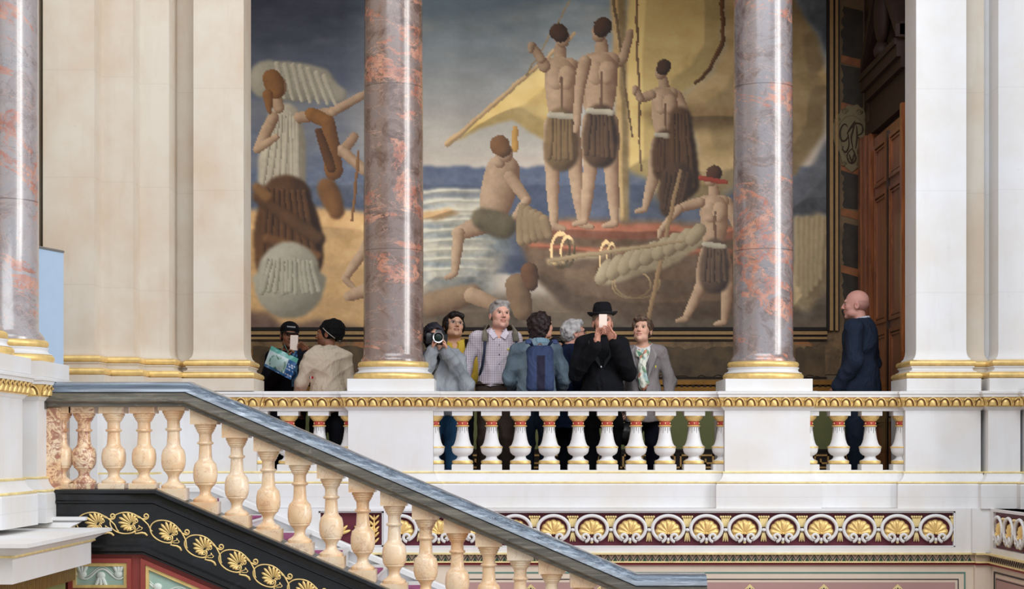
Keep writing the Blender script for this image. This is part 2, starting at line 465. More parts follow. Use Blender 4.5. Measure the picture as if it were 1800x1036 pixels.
def letter(strokes, nm):
    b = MB()
    for st in strokes:
        P = [Vector((cp(x, y)[0], -.017, cp(x, y)[2])) for x, y in st]
        Q = []
        for i in range(len(P)-1):
            p0 = P[max(i-1, 0)]; p1 = P[i]; p2 = P[i+1]; p3 = P[min(i+2, len(P)-1)]
            for t in (0, .25, .5, .75):
                Q.append(.5*((2*p1)+(p2-p0)*t+(2*p0-5*p1+4*p2-p3)*t*t+(3*p1-p0-3*p2+p3)*t**3))
        Q.append(P[-1])
        n = len(Q); b.tube(Q, [.004+.006*math.sin(math.pi*i/max(1, n-1)) for i in range(n)], 5, flat=.5, normal=(0, 1, 0))
    return b.build(nm, M['cartdark'], cz, smooth=True)
letter([[(1489,224),(1484,219),(1478,224),(1475,236),(1478,248),(1485,248),(1490,240),(1488,236)], [(1490,240),(1491,256),(1486,268),(1480,264),(1481,258)]], 'letter_g')
letter([[(1502,214),(1498,230),(1495,244),(1498,262)], [(1488,236),(1494,226),(1502,214)]], 'letter_i')
letter([[(1504,222),(1505,240),(1503,262)], [(1496,226),(1504,218),(1514,222),(1514,234),(1505,240)], [(1505,240),(1512,250),(1514,262),(1518,262)], [(1516,266),(1508,262),(1506,272)]], 'letter_r')
letter([[(1491,272),(1496,286)], [(1501,270),(1496,286)], [(1496,262),(1488,272),(1490,284),(1497,288),(1503,280),(1500,268),(1496,262)]], 'letter_v')

# ---- the mural
def build_mural():
    x0p, x1p, y0p, y1p, st = 350, 1453, -70, 580, 2.0
    nx = int((x1p-x0p)/st)+1; ny = int((y1p-y0p)/st)+1
    gx, gy = np.meshgrid(np.linspace(x0p, x1p, nx), np.linspace(y0p, y1p, ny))
    rng = np.random.RandomState(5)
    def vnoise(sx, sy, oct=4):
        out = np.zeros_like(gx); amp = 1; tot = 0
        for o in range(oct):
            cx, cy = sx/2**o, sy/2**o
            w = int((x1p-x0p)/cx)+3; h = int((y1p-y0p)/cy)+3
            g = rng.rand(h, w)
            u = (gx-x0p)/cx; v = (gy-y0p)/cy
            iu = u.astype(int); iv = v.astype(int); fu = u-iu; fv = v-iv
            fu = fu*fu*(3-2*fu); fv = fv*fv*(3-2*fv)
            out += amp*((g[iv, iu]*(1-fu)+g[iv, iu+1]*fu)*(1-fv)+(g[iv+1, iu]*(1-fu)+g[iv+1, iu+1]*fu)*fv)
            tot += amp; amp *= .55
        return out/tot
    N1 = vnoise(220, 60); N2 = vnoise(60, 24); N3 = vnoise(26, 26); wx = (vnoise(26, 26)-.5)*7; wy = (vnoise(26, 26)-.5)*7; N4 = vnoise(9, 9, 3); N5 = vnoise(70, 7, 3)
    img = np.zeros(gx.shape+(3,))
    def C(*c): return np.array(c, float)
    # sky
    t = np.clip(gy/293., 0, 1)[..., None]
    L = np.clip((gx-600)/90., 0, 1)[..., None]
    left = C(66,70,82)*(1-t)+C(98,104,118)*t
    right = C(108,124,134)*(1-t)+C(186,172,156)*t
    img[:] = left*(1-L)+right*L
    cl = np.clip((N1-.48)*4, 0, 1)[..., None]
    img[:] = img*(1-cl*.55)+(C(132,130,128)*(1-L)+C(176,170,156)*L)*cl*.55
    img += ((N2-.5)*26)[..., None]
    def blur(m, r):
        if r <= 0: return m
        k = int(r/st)
        if k < 1: return m
        for ax in (0, 1):
            for _ in range(2):
                c = np.cumsum(np.pad(m, [(k+1, k) if a == ax else (0, 0) for a in (0, 1)], mode='edge'), axis=ax)
                m = (np.take(c, range(2*k+1, c.shape[ax]), axis=ax)-np.take(c, range(0, c.shape[ax]-2*k-1), axis=ax))/(2*k+1)
        return m
    def put(mask, col, r=3, col2=None, tex=14, relief=.16):
        m = blur(mask.astype(float), r)[..., None]
        shade = blur(mask.astype(float), 16)
        gxs = np.gradient(shade, axis=1); gys = np.gradient(shade, axis=0)
        rel = np.clip((gxs*.55+gys*.8)*260, -1, 1)          # painted modelling, light from upper left
        c = C(*col)*(1+(rel*relief)[..., None])+((N3-.5)*tex*1.6+(N4-.5)*tex*1.2)[..., None]
        if col2 is not None:
            g = np.clip((N2-.3)*2.2, 0, 1)[..., None]
            c = c*(1-g)+(C(*col2)*(1+(rel*relief)[..., None])+((N3-.5)*tex+(N4-.5)*tex)[..., None])*g
        img[:] = img*(1-m)+c*m
    def poly(pts, *a, **k):
        X = gx+wx; Y = gy+wy; ins = np.zeros(gx.shape, bool)
        n = len(pts)
        for i in range(n):
            xa, ya = pts[i]; xb, yb = pts[(i+1) % n]
            if ya == yb: continue
            cnd = ((ya > Y) != (yb > Y)) & (X < (xb-xa)*(Y-ya)/(yb-ya)+xa)
            ins ^= cnd
        put(ins, *a, **k)
    def oval(cx, cy, rx, ry, ang, *a, **k):
        c, s = math.cos(math.radians(ang)), math.sin(math.radians(ang))
        dx = gx+wx-cx; dy = gy+wy-cy
        put(((dx*c+dy*s)/rx)**2+((-dx*s+dy*c)/ry)**2 < 1, *a, **k)
    def limb(x0, y0, x1, y1, w, *a, **k):
        dx, dy = x1-x0, y1-y0; q = dx*dx+dy*dy
        X = gx+wx; Y = gy+wy
        tt = np.clip(((X-x0)*dx+(Y-y0)*dy)/q, 0, 1)
        put(np.hypot(X-x0-tt*dx, Y-y0-tt*dy) < w*(1.1-.35*tt), *a, **k)
    # sea, surf, beach
    poly([(300,293),(1460,293),(1460,480),(300,480)], (84,90,102), 2, (72,80,98))
    poly([(735,345),(880,345),(900,420),(860,520),(735,520)], (126,130,128), 10, (176,166,146), tex=26)
    for i in range(9):
        yy = 335+i*17
        poly([(740,yy),(800,yy-3),(870,yy+2),(872,yy+5),(800,yy+4),(740,yy+6)], (190,182,160), 3)
    poly([(300,372),(560,366),(650,372),(700,430),(740,490),(740,600),(300,600)], (184,148,100), 5, (168,134,92))
    poly([(740,372),(790,366),(810,374),(780,384),(740,386)], (176,142,100), 3)
    poly([(735,520),(900,515),(1100,520),(1460,500),(1460,600),(735,600)], (80,70,58), 8, (98,84,68))
    # great sail and its shade
    poly([(1108,-70),(1262,-70),(1272,0),(1270,90),(1240,140),(1200,165),(1230,280),(1180,330),(1100,300),(1096,100)], (184,158,100), 4, (198,172,112), tex=8)
    poly([(1262,-70),(1380,-70),(1400,0),(1440,60),(1456,140),(1450,230),(1400,310),(1240,300),(1200,165),(1250,130),(1274,80),(1272,0)], (134,112,74), 5, (152,130,92), tex=8)
    poly([(1395,-70),(1460,-70),(1460,110),(1440,60),(1404,10)], (70,74,80), 4)
    poly([(1430,290),(1460,230),(1460,380),(1380,380),(1390,320)], (74,76,80), 5)
    poly([(1262,-70),(1274,0),(1276,70),(1250,125),(1222,150),(1219,146),(1244,120),(1268,68),(1266,0)], (90,58,30), 1.5)
    poly([(1120,200),(1200,180),(1330,190),(1400,230),(1390,240),(1280,220),(1180,230)], (112,90,58), 8)
    poly([(1140,280),(1300,260),(1330,310),(1250,360),(1150,350)], (150,128,90), 8)
    # small sail, yard, mast, lines
    poly([(785,254),(968,98),(1010,200),(1004,262),(960,250),(900,212),(845,226)], (192,162,100), 3, (204,178,118), tex=8)
    limb(786,254,1010,58,4.2,(176,146,106),1.5)
    limb(1085,-60,1098,408,12,(158,132,90),2)
    limb(1072,-60,1110,240,2.5,(110,88,62),1.5)
    limb(1118,-60,1126,300,2.5,(112,88,62),1.5)
    limb(925,130,1002,0,1.6,(146,124,88),1)
    # boat
    poly([(905,392),(1010,384),(1300,392),(1300,560),(1120,566),(1000,548),(930,480)], (102,80,60), 4, (84,68,54), tex=16)
    poly([(916,392),(1010,390),(1300,400),(1300,420),(1060,420),(950,414)], (138,86,64), 3)
    poly([(925,424),(1040,436),(1290,440),(1290,448),(1040,446),(932,434)], (142,84,60), 2)
    poly([(960,455),(1240,415),(1242,421),(964,467)], (162,142,110), 2)
    poly([(1045,490),(1120,448),(1215,412),(1245,424),(1180,468),(1060,502)], (172,156,124), 3, (148,130,98), tex=26)
    for cx, cy, rr in ((1110,500,34),(1120,496,40)):
        dd = np.hypot((gx+wx*.4-cx)/1., (gy+wy*.4-cy)/.7); put((np.abs(dd-rr) < 1.6) & (gy > 480), (132,110,80), 1)
    poly([(1395,382),(1440,376),(1456,384),(1456,500),(1420,548),(1395,540)], (156,138,104), 4, (136,118,88), tex=24)
    LITE, DEEP = np.array((212,184,150.)), np.array((104,76,56.))
    def form(x0, y0, x1, y1, w0, w1, lit=LITE, deep=DEEP, r=1.2, k=1.0):
        """a modelled round form (limb, fold, bundle), painted lit from the upper left"""
        lit = np.array(lit, float); deep = np.array(deep, float)
        dx, dy = x1-x0, y1-y0; q = max(1., dx*dx+dy*dy); X = gx+wx*.45; Y = gy+wy*.45
        tt = np.clip(((X-x0)*dx+(Y-y0)*dy)/q, 0, 1); ex, ey = X-x0-tt*dx, Y-y0-tt*dy
        w_ = w0+(w1-w0)*tt+.06*(w0+w1)*np.sin(tt*math.pi); d = np.hypot(ex, ey)/w_
        m = blur((d < 1).astype(float), r)[..., None]
        sh = np.clip(.5+.46*(ex*.72+ey*.5)/w_+.22*d*d+(N3-.5)*.35+(N4-.5)*.16, 0, 1)[..., None]*k
        img[:] = img*(1-m)+(lit*(1-sh)+deep*sh)*m
    def drape(cx, y0, y1, w0, w1, lit, deep, n=7, sway=0.0, seed=1):
        r = np.random.RandomState(seed)
        form(cx, y0+w0*.5, cx+sway, y1-w1*.3, w0, w1, lit, deep, 2)
        for i in range(n):
            f = (i+.5)/n*2-1; form(cx+f*w0*.8, y0+4+6*r.rand(), cx+sway+f*w1*.9+r.uniform(-4, 4), y1-6*r.rand(), w0/n*.8, w1/n*.85, lit, deep, 1)
    BRL, BRD, LNL, LND = (140,100,62), (48,32,24), (206,196,172), (122,112,94)
    def man(x, y, s, lean=0.0, armL=((-26,40),(-30,74)), armR=((26,40),(34,72)), legL=((-10,64),(-12,124)), legR=((12,64),(14,124)), cloth=(BRL, BRD), face=1, hair=((96,66,46),(40,28,22))):
        P = lambda dx, dy: (x+dx*s+lean*dy*s*.01, y+dy*s)
        sh_ = P(0, 34); hp = P(0, 88)
        for sd, (kn, an) in ((-1, legL), (1, legR)):
            h_ = P(sd*8, 92); k_ = (h_[0]+kn[0]*s-sd*8*s, h_[1]+kn[1]*s-20*s); a_ = (x+an[0]*s, h_[1]+an[1]*s-20*s)
            form(*h_, *k_, 11*s, 7.5*s); form(*k_, *a_, 7.5*s, 4*s); form(*a_, a_[0]+face*11*s, a_[1]+3*s, 4*s, 2.6*s)
        for sd, (el, wr) in ((1, armR),):
            q_ = P(sd*17, 28); e_ = (q_[0]+(el[0]-sd*8)*s, q_[1]+el[1]*s*.8); w_ = (x+wr[0]*s, q_[1]+wr[1]*s*.9); form(*q_, *e_, 6.5*s, 5*s); form(*e_, *w_, 5*s, 3.4*s)
        form(*P(0, 8), *P(0, 22), 6*s, 7*s)
        form(*P(-11, 27), *P(11, 27), 8*s, 8*s); form(*P(0, 36), *P(0, 80), 17*s, 12.5*s); form(*P(-6, 36), *P(-5, 46), 8.5*s, 7*s, k=.8); form(*P(7, 36), *P(6, 46), 8.5*s, 7*s, k=.9); form(*P(1, 40), *P(1, 78), 1.4*s, 1.2*s, (120,92,70), (90,66,50))
        drape(P(0, 0)[0]+lean*s*.9, P(0, 80)[1], P(0, 128)[1], 15*s, 18*s, cloth[0], cloth[1], 6, 0, int(x))
        form(*P(-12, 80), *P(12, 82), 3*s, 3*s, LNL, LND)
        for sd, (el, wr) in ((-1, armL),):
            q_ = P(sd*17, 28); e_ = (q_[0]+(el[0]-sd*8)*s, q_[1]+el[1]*s*.8); w_ = (x+wr[0]*s, q_[1]+wr[1]*s*.9); form(*q_, *e_, 6.5*s, 5*s); form(*e_, *w_, 5*s, 3.4*s); form(*w_, w_[0]-2, w_[1]+7*s, 3.6*s, 2.4*s)
        hx_, hy_ = P(face*1.5, -2); form(hx_, hy_-3*s, hx_+face*1.5*s, hy_+3*s, 8.4*s, 7*s); form(hx_-face*3*s, hy_-7*s, hx_-face*1*s, hy_-4*s, 9.5*s, 8.5*s, *hair)
    # robed figure and cloth heaped on the shore
    form(470,140,560,146,34,28,(190,182,160),(112,106,92),3); form(540,140,596,166,24,14,(178,170,150),(120,112,98),3)
    for i in range(7): form(486+14*i, 112+2*i*i*.3, 500+15*i, 172+i*2, 5, 3, (204,196,174), (128,120,102), 1.5)
    drape(500, 196, 330, 30, 42, LNL, LND, 9, -6, 4)
    form(480,206,452,262,10,8); form(452,262,486,240,8,5)
    form(484,168,490,190,9,9); form(486,146,490,158,15,13); form(478,138,486,160,17,14,(160,112,64),(84,54,32)); form(470,166,474,196,9,4,(160,112,64),(84,54,32))
    form(526,206,586,196,10,8); form(586,196,642,164,8,6)
    form(548,200,576,214,12,10,(168,116,58),(84,54,30)); form(576,214,586,300,12,16,(150,102,54),(78,50,30)); form(560,230,582,296,6,8,(112,72,40),(56,36,24))
    form(622,240,600,268,8,8,(182,150,118)); form(600,262,640,300,8,9)
    drape(502, 330, 470, 46, 60, (118,82,52), (40,26,20), 8, 6, 9)
    form(452,346,560,420,9,12,(128,90,58),(44,30,22),2); form(470,420,560,450,10,8,(144,102,62),(58,38,26),2); form(450,330,470,346,8,10,(168,124,76),(80,54,34),2)
    drape(508, 452, 516, 54, 62, (190,184,164), (112,106,92), 12, 0, 12)
    form(575,330,592,372,18,14,(150,104,58),(72,46,28),2)
    form(630,266,619,388,2.6,2.2,(150,108,68),(90,60,38))
    form(672,392,640,440,13,10); form(640,440,606,490,9,6); form(606,490,622,506,6,4); form(690,498,612,520,16,9)
    poly([(430,546),(470,548),(500,574),(560,562),(640,578),(640,600),(300,600),(300,548)], (78,60,52), 4, (94,74,58))
    # boat hands, standing and sitting
    man(984, 70, 1.64, 2, armL=((-12,-10),(-30,-26)), armR=((16,36),(34,60)), legL=((-10,64),(-6,128)), legR=((14,62),(24,126)), cloth=((150,122,84),(66,50,34)))
    man(1058, 60, 1.68, -2, armL=((-14,38),(-26,74)), armR=((14,-4),(30,-34)), legL=((-10,66),(-18,124)), legR=((12,66),(14,126)), cloth=((116,88,62),(42,30,24)), face=-1)
    man(1166, 128, 1.36, 4, armL=((-22,6),(-36,-10)), armR=((20,36),(30,64)), legL=((-16,60),(-24,104)), legR=((14,56),(34,100)), cloth=((108,78,54),(40,28,22)), face=-1)
    drape(1196, 196, 330, 18, 26, (112,82,56), (40,28,22), 5, 8, 21); drape(1190, 300, 370, 30, 20, (96,72,52), (44,32,26), 6, -10, 22)
    # seated man on the shore, bundles, a man with an oar at the right
    form(884,300,868,372,30,26); form(868,388,806,410,17,12); form(806,410,800,478,10,6); form(800,480,784,488,6,4); form(896,310,926,352,10,8); form(926,352,900,390,8,5); form(880,268,878,286,8,9)
    form(884,262,888,272,15,13); form(878,254,884,262,17,14,(150,106,66),(70,48,32)); form(846,384,886,398,18,22,(138,124,94),(60,52,38),2); form(905,262,905,226,5,5,(206,162,86),(140,100,50))
    for i in range(5): form(920+i*9, 366+i*5, 916+i*12, 424-i*3, 9, 8, (170,146,110), (92,72,52), 1.5)
    form(760,536,830,516,22,16,(176,148,116),(84,62,46),2); form(830,520,884,540,14,8); form(908,500,918,545,20,18,(160,130,98),(78,58,42)); form(930,476,934,500,15,12,(128,90,60),(56,38,28))
    man(1254, 316, 1.42, 2, armL=((-34,10),(-66,40)), armR=((20,38),(30,70)), legL=((-16,58),(-34,100)), legR=((16,60),(14,104)), cloth=((122,98,76),(50,40,36)), hair=((110,72,50),(44,28,22)), face=-1)
    form(1232,312,1276,320,4,4,(170,74,56),(110,44,34)); form(1196,300,1140,560,3,4,(166,136,98),(110,86,60))
    # coiled ropes, folded sail on the gunwale
    for cx, cy, rx, ry in ((985,440,16,30),(998,442,12,26),(1065,455,10,30),(1075,452,8,24)):
        dd = np.hypot((gx+wx*.4-cx)/rx, (gy+wy*.4-cy)/ry); put(np.abs(dd-1) < .13, (150,126,90), 1, relief=.5)
    for i in range(9): form(1056+i*20, 490-i*8.5, 1070+i*20, 468-i*8, 11, 12, (188,172,138), (104,88,66), 1.5)
    form(966,458,1200,424,4,2.5,(176,156,122),(120,98,70))
    for i in range(6): form(1402+i*9, 384+3*(i % 2), 1404+i*8, 520-10*abs(i-2), 5, 5, (184,168,132), (98,82,58), 2)
    img[:] = np.clip(img+((N3-.5)*8)[..., None], 4, 250)
    s = img/255.; linimg = np.where(s <= .04045, s/12.92, ((s+.055)/1.055)**2.4)
    # mesh
    X = PXv = (gx-900)/sc(YB-.05); Z = CAMZ+(HOR-gy)/sc(YB-.05)
    vs = np.stack([X, np.full_like(X, YB-.03), Z], -1).reshape(-1, 3)
    i, j = np.meshgrid(np.arange(nx-1), np.arange(ny-1)); a = (j*nx+i).ravel()
    quads = np.stack([a, a+nx, a+nx+1, a+1], -1)
    o = quick_mesh('painting', vs, quads, M['mural'], col=linimg.reshape(-1, 3), smooth=False)
    return o, X.min(), X.max(), Z.min(), Z.max()

def quick_mesh(name, vs, quads, mat, col=None, smooth=True, parent=None):
    me = bpy.data.meshes.new(name)
    vs = np.asarray(vs, np.float32); quads = np.asarray(quads, np.int32)
    me.vertices.add(len(vs)); me.vertices.foreach_set('co', vs.ravel())
    me.loops.add(quads.size); me.loops.foreach_set('vertex_index', quads.ravel())
    me.polygons.add(len(quads)); me.polygons.foreach_set('loop_start', np.arange(0, quads.size, 4, dtype=np.int32))
    me.update(calc_edges=True)
    if smooth: me.polygons.foreach_set('use_smooth', np.ones(len(quads), bool))
    me.materials.append(mat)
    if col is not None:
        at = me.color_attributes.new('Tint', 'FLOAT_COLOR', 'POINT')
        c = np.ones((len(vs), 4), np.float32); c[:, :3] = col
        at.data.foreach_set('color', c.ravel())
    me.validate(); me.update()
    o = bpy.data.objects.new(name, me); COL.objects.link(o)
    if parent: o.parent = parent
    return o
def tint_mat(name, rough=.6, gain=1.0, bmp=.15, bscale=60, sheen=0.0, sss=0.0, spec=.5, pattern=None, crease=0.0):
    m, nt, bs = newmat(name)
    at = nt.nodes.new('ShaderNodeVertexColor'); at.layer_name = 'Tint'
    c = mixc(nt, 1.0, at.outputs[0], (gain, gain, gain), 'MULTIPLY')
    v = coords(nt)
    c = mixc(nt, ramp(nt, noise(nt, v, 22, 6, .7), [(.35, (.0,.0,.0)), (.75, (.3,.3,.3))]), c, mixc(nt, 1.0, c, (.72,.7,.68), 'MULTIPLY'))
    if pattern: c = pattern(nt, c)
    nt.links.new(c, bs.inputs['Base Color']); bs.inputs['Roughness'].default_value = rough
    bs.inputs['Sheen Weight'].default_value = sheen; bs.inputs['Specular IOR Level'].default_value = spec
    if sss:
        bs.inputs['Subsurface Weight'].default_value = sss; bs.inputs['Subsurface Radius'].default_value = (.02, .008, .004); bs.inputs['Subsurface Scale'].default_value = .5
    bump(nt, bs, noise(nt, v, bscale, 4), bmp, .004)
    if crease:
        b1 = bs.inputs['Normal'].links[0].from_node
        b2 = nt.nodes.new('ShaderNodeBump'); b2.inputs['Strength'].default_value = crease; b2.inputs['Distance'].default_value = .03
        nt.links.new(noise(nt, coords(nt, (1.3, 1.3, .7), rot=(.3, .5, .2)), 7, 4, .5, 1.2), b2.inputs['Height']); nt.links.new(b2.outputs[0], b1.inputs['Normal'])
    return m
M['mural'] = tint_mat('mural_canvas', .6, 2.1, .2, 30)
mur, mx0, mx1, mz0, mz1 = build_mural()
tag(mur, 'very large mural of a golden sail, a boat, sea and sand filling the back wall', 'mural')
b = MB(); b.box(-3.28, mx1+.0, YB-.028, YB-.002, mz0, 5.45)
b.build('canvas_backing', M['tanline'], mur)

# ---- door in the end wall of the gallery
dr = empty('door_1', (XR, 1.6, 0)); dr['kind'] = 'structure'
b = MB(); b.box(-.03, .02, -.72, .72, .0, 3.55)
for k, yy in enumerate((-.62, -.02)):
    pass
b.build('leaf', M['wood'], dr)
def frame_yz(b, y0, y1, z0, z1, w, t):
    for (a, c, e, f) in ((y0, y1, z0, z0+w), (y0, y1, z1-w, z1), (y0, y0+w, z0+w, z1-w), (y1-w, y1, z0+w, z1-w)):
        b.box(-.03-t, -.03, a, c, e, f)
for (y0, y1) in ((-.64, -.08), (.08, .64)):
    for (z0, z1) in ((.15, .72), (.82, 1.58), (1.66, 2.95), (3.03, 3.45)):
        b = MB(); frame_yz(b, y0, y1, z0, z1, .035, .025); frame_yz(b, y0+.05, y1-.05, z0+.05, z1-.05, .015, .015)
        b.build('panel_moulding', M['wood'], dr)
b = MB(); b.box(-.06, 0, -.02, .02, 0, 3.5); b.build('meeting_stile', M['darkwood'], dr)
for sgn in (-1, 1):
    b = MB()
    for k, (a, c, t) in enumerate(((.74, .80, .08), (.80, .84, .04), (.84, .92, .11), (.92, .96, .05), (.96, 1.08, .13), (1.08, 1.13, .06), (1.13, 1.38, .02))):
        if sgn < 0 and a > .86: continue
        y0, y1 = sorted((sgn*a, sgn*c)); b.box(-t, 0, y0, y1, 0, 3.6)
    b.build('architrave', M['wood'], dr)
M['pediment'] = plain('dark_carved_wood', (46,24,14), .7, var=.3)
b = MB()
for (z0, z1, t) in ((3.6, 3.75, .06), (3.75, 3.95, .04), (3.95, 4.05, .09), (4.05, 4.16, .13), (4.16, 4.22, .15)):
    b.box(-t, 0, -.8, .95, z0, z1)
b.build('cornice', M['pediment'], dr)
b = MB()
for sgn in (-1, 1):
    for t, off in ((.15, 0), (.11, .1)):
        P = [(sgn*.85, 4.22+off*.2), (sgn*.85, 4.34+off*.2), (sgn*.18, 4.98-off), (sgn*.18, 4.84-off)]
        n = 4
        b.add([(-t, y, z) for y, z in P]+[(0, y, z) for y, z in P], [(0,1,2,3),(7,6,5,4)]+[(i, i+4, (i+1) % 4+4, (i+1) % 4) for i in range(4)])
b.build('broken_pediment', M['pediment'], dr)
b = MB(); b.ell((-.1, 0, 4.62), (.08, .17, .3)); b.lathe(-.1, 0, [(.08,4.22),(.09,4.28),(.05,4.36)], 14); b.build('finial_urn', M['pediment'], dr, smooth=True)

# ================================================================== MOULDED MASONRY
M['eggdark'] = plain('egg_recess_shade', (96,52,30), .6)  # crevice shade between egg and arch, put in as dark brown colour
def eggs(b, P, n, L, zb, zt, sp=.1065, lean=0.02):
    """egg-and-dart along a straight run: P start, n outward normal (2-D), u = direction of the run"""
    n = Vector((n[0], n[1], 0)); u = Vector((0,0,1)).cross(n)
    dk = getattr(b, 'dark', None)
    cnt = max(1, int(round(L/sp))); s = L/cnt; H = zt-zb
    P = Vector(P)
    for i in range(cnt):
        c = P+u*(s*(i+.5)); c.z = zb+.006
        ru = s*.33; rz = H*.78
        vs = []; fs = []; na, nr = 8, 4
        for j in range(nr+1):
            t = j/nr
            for k in range(na+1):
                a = math.pi*k/na
                zz = t*rz*math.sin(a)
                vs.append(c+u*(t*ru*math.cos(a))+Vector((0,0,zz))+n*(.026*math.sqrt(max(0, 1-t*t))+lean*zz/H+.002))
        for j in range(nr):
            for k in range(na):
                a = j*(na+1)+k; fs.append((a, a+1, a+na+2, a+na+1))
        b.add(vs, fs)
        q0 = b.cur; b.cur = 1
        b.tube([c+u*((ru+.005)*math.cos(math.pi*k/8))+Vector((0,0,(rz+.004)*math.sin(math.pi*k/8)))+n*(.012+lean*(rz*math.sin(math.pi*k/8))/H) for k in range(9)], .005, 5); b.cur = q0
        b.tube([c+u*((ru+.0135)*math.cos(math.pi*k/8))+Vector((0,0,(rz+.012)*math.sin(math.pi*k/8)))+n*(.016+lean*(rz*math.sin(math.pi*k/8))/H) for k in range(9)], .0065, 5)
        d = P+u*(s*i); 
        b.tube([d+Vector((0,0,zt-.012-d.z))+n*(.012+lean), d+Vector((0,0,zb+.02-d.z))+n*.012], [.012, .003], 5)
CAPW = [(0, .745), (0, .76), (.012, .768), (.022, .785), (.032, .79), (.0, .79)]
def egg_band(name, x0, x1, y0, y1, parent, sides='FLR', mat='gold'):
    b = MB()
    b.rectloft(x0, x1, y0, y1, [(.030, .790), (.034, .795), (.052, .868), (.054, .872), (0, .872)])
    if 'F' in sides: eggs(b, (x0-.03, y0-.034, 0), (0,-1), x1-x0+.06, .795, .868)
    if 'R' in sides: eggs(b, (x1+.034, y0-.03, 0), (1,0), y1-y0+.03, .795, .868)
    if 'L' in sides:
        bb = MB(); eggs(bb, (-(x0-.034), y0-.03, 0), (1,0), y1-y0+.03, .795, .868)
        n0 = len(b.m); b.add([(-v[0], v[1], v[2]) for v in bb.v], bb.f); b.m[n0:] = bb.m
    return b.build(name, [M[mat], M['eggdark']], parent, angle=50)
def coping(x0, x1, y0, y1, parent, mat='white', name='coping'):
    b = MB(); b.rectloft(x0, x1, y0, y1, [(.045, .872), (.060, .876), (.062, .90), (.070, .903), (.070, .922), (.05, .93)])
    c = b.build(name, M[mat], parent, angle=30)
    b = MB(); b.rectloft(x0, x1, y0, y1, [(.0, .871), (.0555, .8715), (.0575, .8755), (.0, .8757)]); b.build('red_fillet', M['redband'], parent)
    return c
def pedestal(name, label, x0, x1, y0, y1, sides='FLR', mat='white', low=-.098, cat='pedestal', group=None):
    t = empty(name, ((x0+x1)/2, (y0+y1)/2, low)); ox, oy, oz = t.location
    tag(t, label, cat, group)
    def L(o): o.location = (-ox, -oy, -oz); return o
    b = MB(); b.rectloft(x0, x1, y0, y1, [(0, .2), (0, .76), (.010, .766), (.020, .782), (.030, .786), (.030, .795)]); L(b.build('die', M[mat], t, angle=30))
    b = MB()
    b.rectloft(x0, x1, y0, y1, [(.085, low), (.085, .105), (.076, .118)])
    b.rectloft(x0, x1, y0, y1, [(.064, .135), (.05, .145), (.03, .165), (.018, .19), (.014, .208), (.0, .21)])
    L(b.build('base_moulding', M[mat], t, angle=30))
    for (o_, z, r) in ((.074, .127, .009), (.012, .216, .008)):
        b = MB(); b.rectloft(x0, x1, y0, y1, [(o_-.03, z-r)]+[(o_+r*math.cos(a), z+r*math.sin(a)) for a in [math.pi*(-.5+i/6) for i in range(7)]]+[(o_-.03, z+r)])
        L(b.build('gilt_bead', M['goldpale'], t, smooth=False, angle=60))
    L(egg_band('egg_and_dart', x0, x1, y0, y1, t, sides))
    L(coping(x0, x1, y0, y1, t, mat))
    return t
TY = -.0
PED1 = pedestal('column_pedestal', 'white panelled pedestal with gilt egg moulding carrying the marble column left of centre', -1.44, -.695, 0, .80)
PED2 = pedestal('column_pedestal', 'white pedestal with gilt egg moulding carrying the marble column on the right', 1.87, 2.62, 0, .80)
PED3 = pedestal('column_pedestal', 'cream-white pedestal under the broad left pier, half hidden behind the sloping handrail', -2.92, -2.25, 0, .60)
PED4 = pedestal('column_pedestal', 'white pedestal under the bright right pier beside the wooden door', 3.458, 4.12, 0, .60)
PED5 = pedestal('column_pedestal', 'partly shaded white pedestal just right of the bright right pier pedestal', 4.16, 4.44, -.10, .50)
PED6 = pedestal('column_pedestal', 'shaded white pedestal at the far right edge', 4.47, 4.95, -.22, .40)
b = MB(); b.box(4.10, 4.20, .2, .5, -.098, .92); struct('wall_front_right', b, M['white'])

def torus_band(x0, x1, y0, y1, off, z, r, n=8):
    b = MB(); b.rectloft(x0, x1, y0, y1, [(off-r*1.2, z-r)]+[(off-r+r*math.cos(a)*1.0, z+r*math.sin(a)) for a in [math.pi*(-.5+i/n) for i in range(n+1)]]+[(off-r*1.2, z+r)])
    return b
def pier(name, label, x0, x1, y0, y1, mat='white', top=6.0, cat='pier', plinth=True, z0=.93):
    t = empty(name, ((x0+x1)/2, (y0+y1)/2, z0)); ox, oy, oz = t.location; tag(t, label, cat)
    def L(o): o.location = (-ox, -oy, -oz); return o
    b = MB(); b.rectloft(x0, x1, y0, y1, [(.03, 1.205), (.03, 1.215), (.014, 1.23), (.004, 1.26), (0, 1.30), (0, top)]); L(b.build('shaft', M[mat], t, angle=30))
    b = MB(); b.rectloft(x0, x1, y0, y1, [(.105, z0), (.105, 1.04)]); L(b.build('plinth', M[mat], t))
    b = MB(); b.rectloft(x0, x1, y0, y1, [(.075, 1.098), (.075, 1.104), (.055, 1.110), (.045, 1.122), (.048, 1.136), (.058, 1.142), (.058, 1.15)]); L(b.build('scotia', M[mat], t, angle=40))
    L(torus_band(x0, x1, y0, y1, .108, 1.069, .029).build('lower_torus', M['gold'], t, angle=60))
    L(torus_band(x0, x1, y0, y1, .070, 1.177, .027).build('upper_torus', M['gold'], t, angle=60))
    return t
pier('stone_pier', 'broad cream stone pier with gilt base mouldings at the left edge of the mural', -2.805, -2.363, .03, .48, 'cream')
pier('stone_pier', 'bright white stone pier between the wooden door and the right edge', 3.563, 4.005, .05, .50)
pier('stone_pier', 'half shaded white pier at the far right edge of the gallery front', 4.27, 4.75, -.02, .45)
b = MB(); b.box(3.95, 4.32, .30, .62, .93, 6); struct('wall_front_right_recess', b, M['white'])
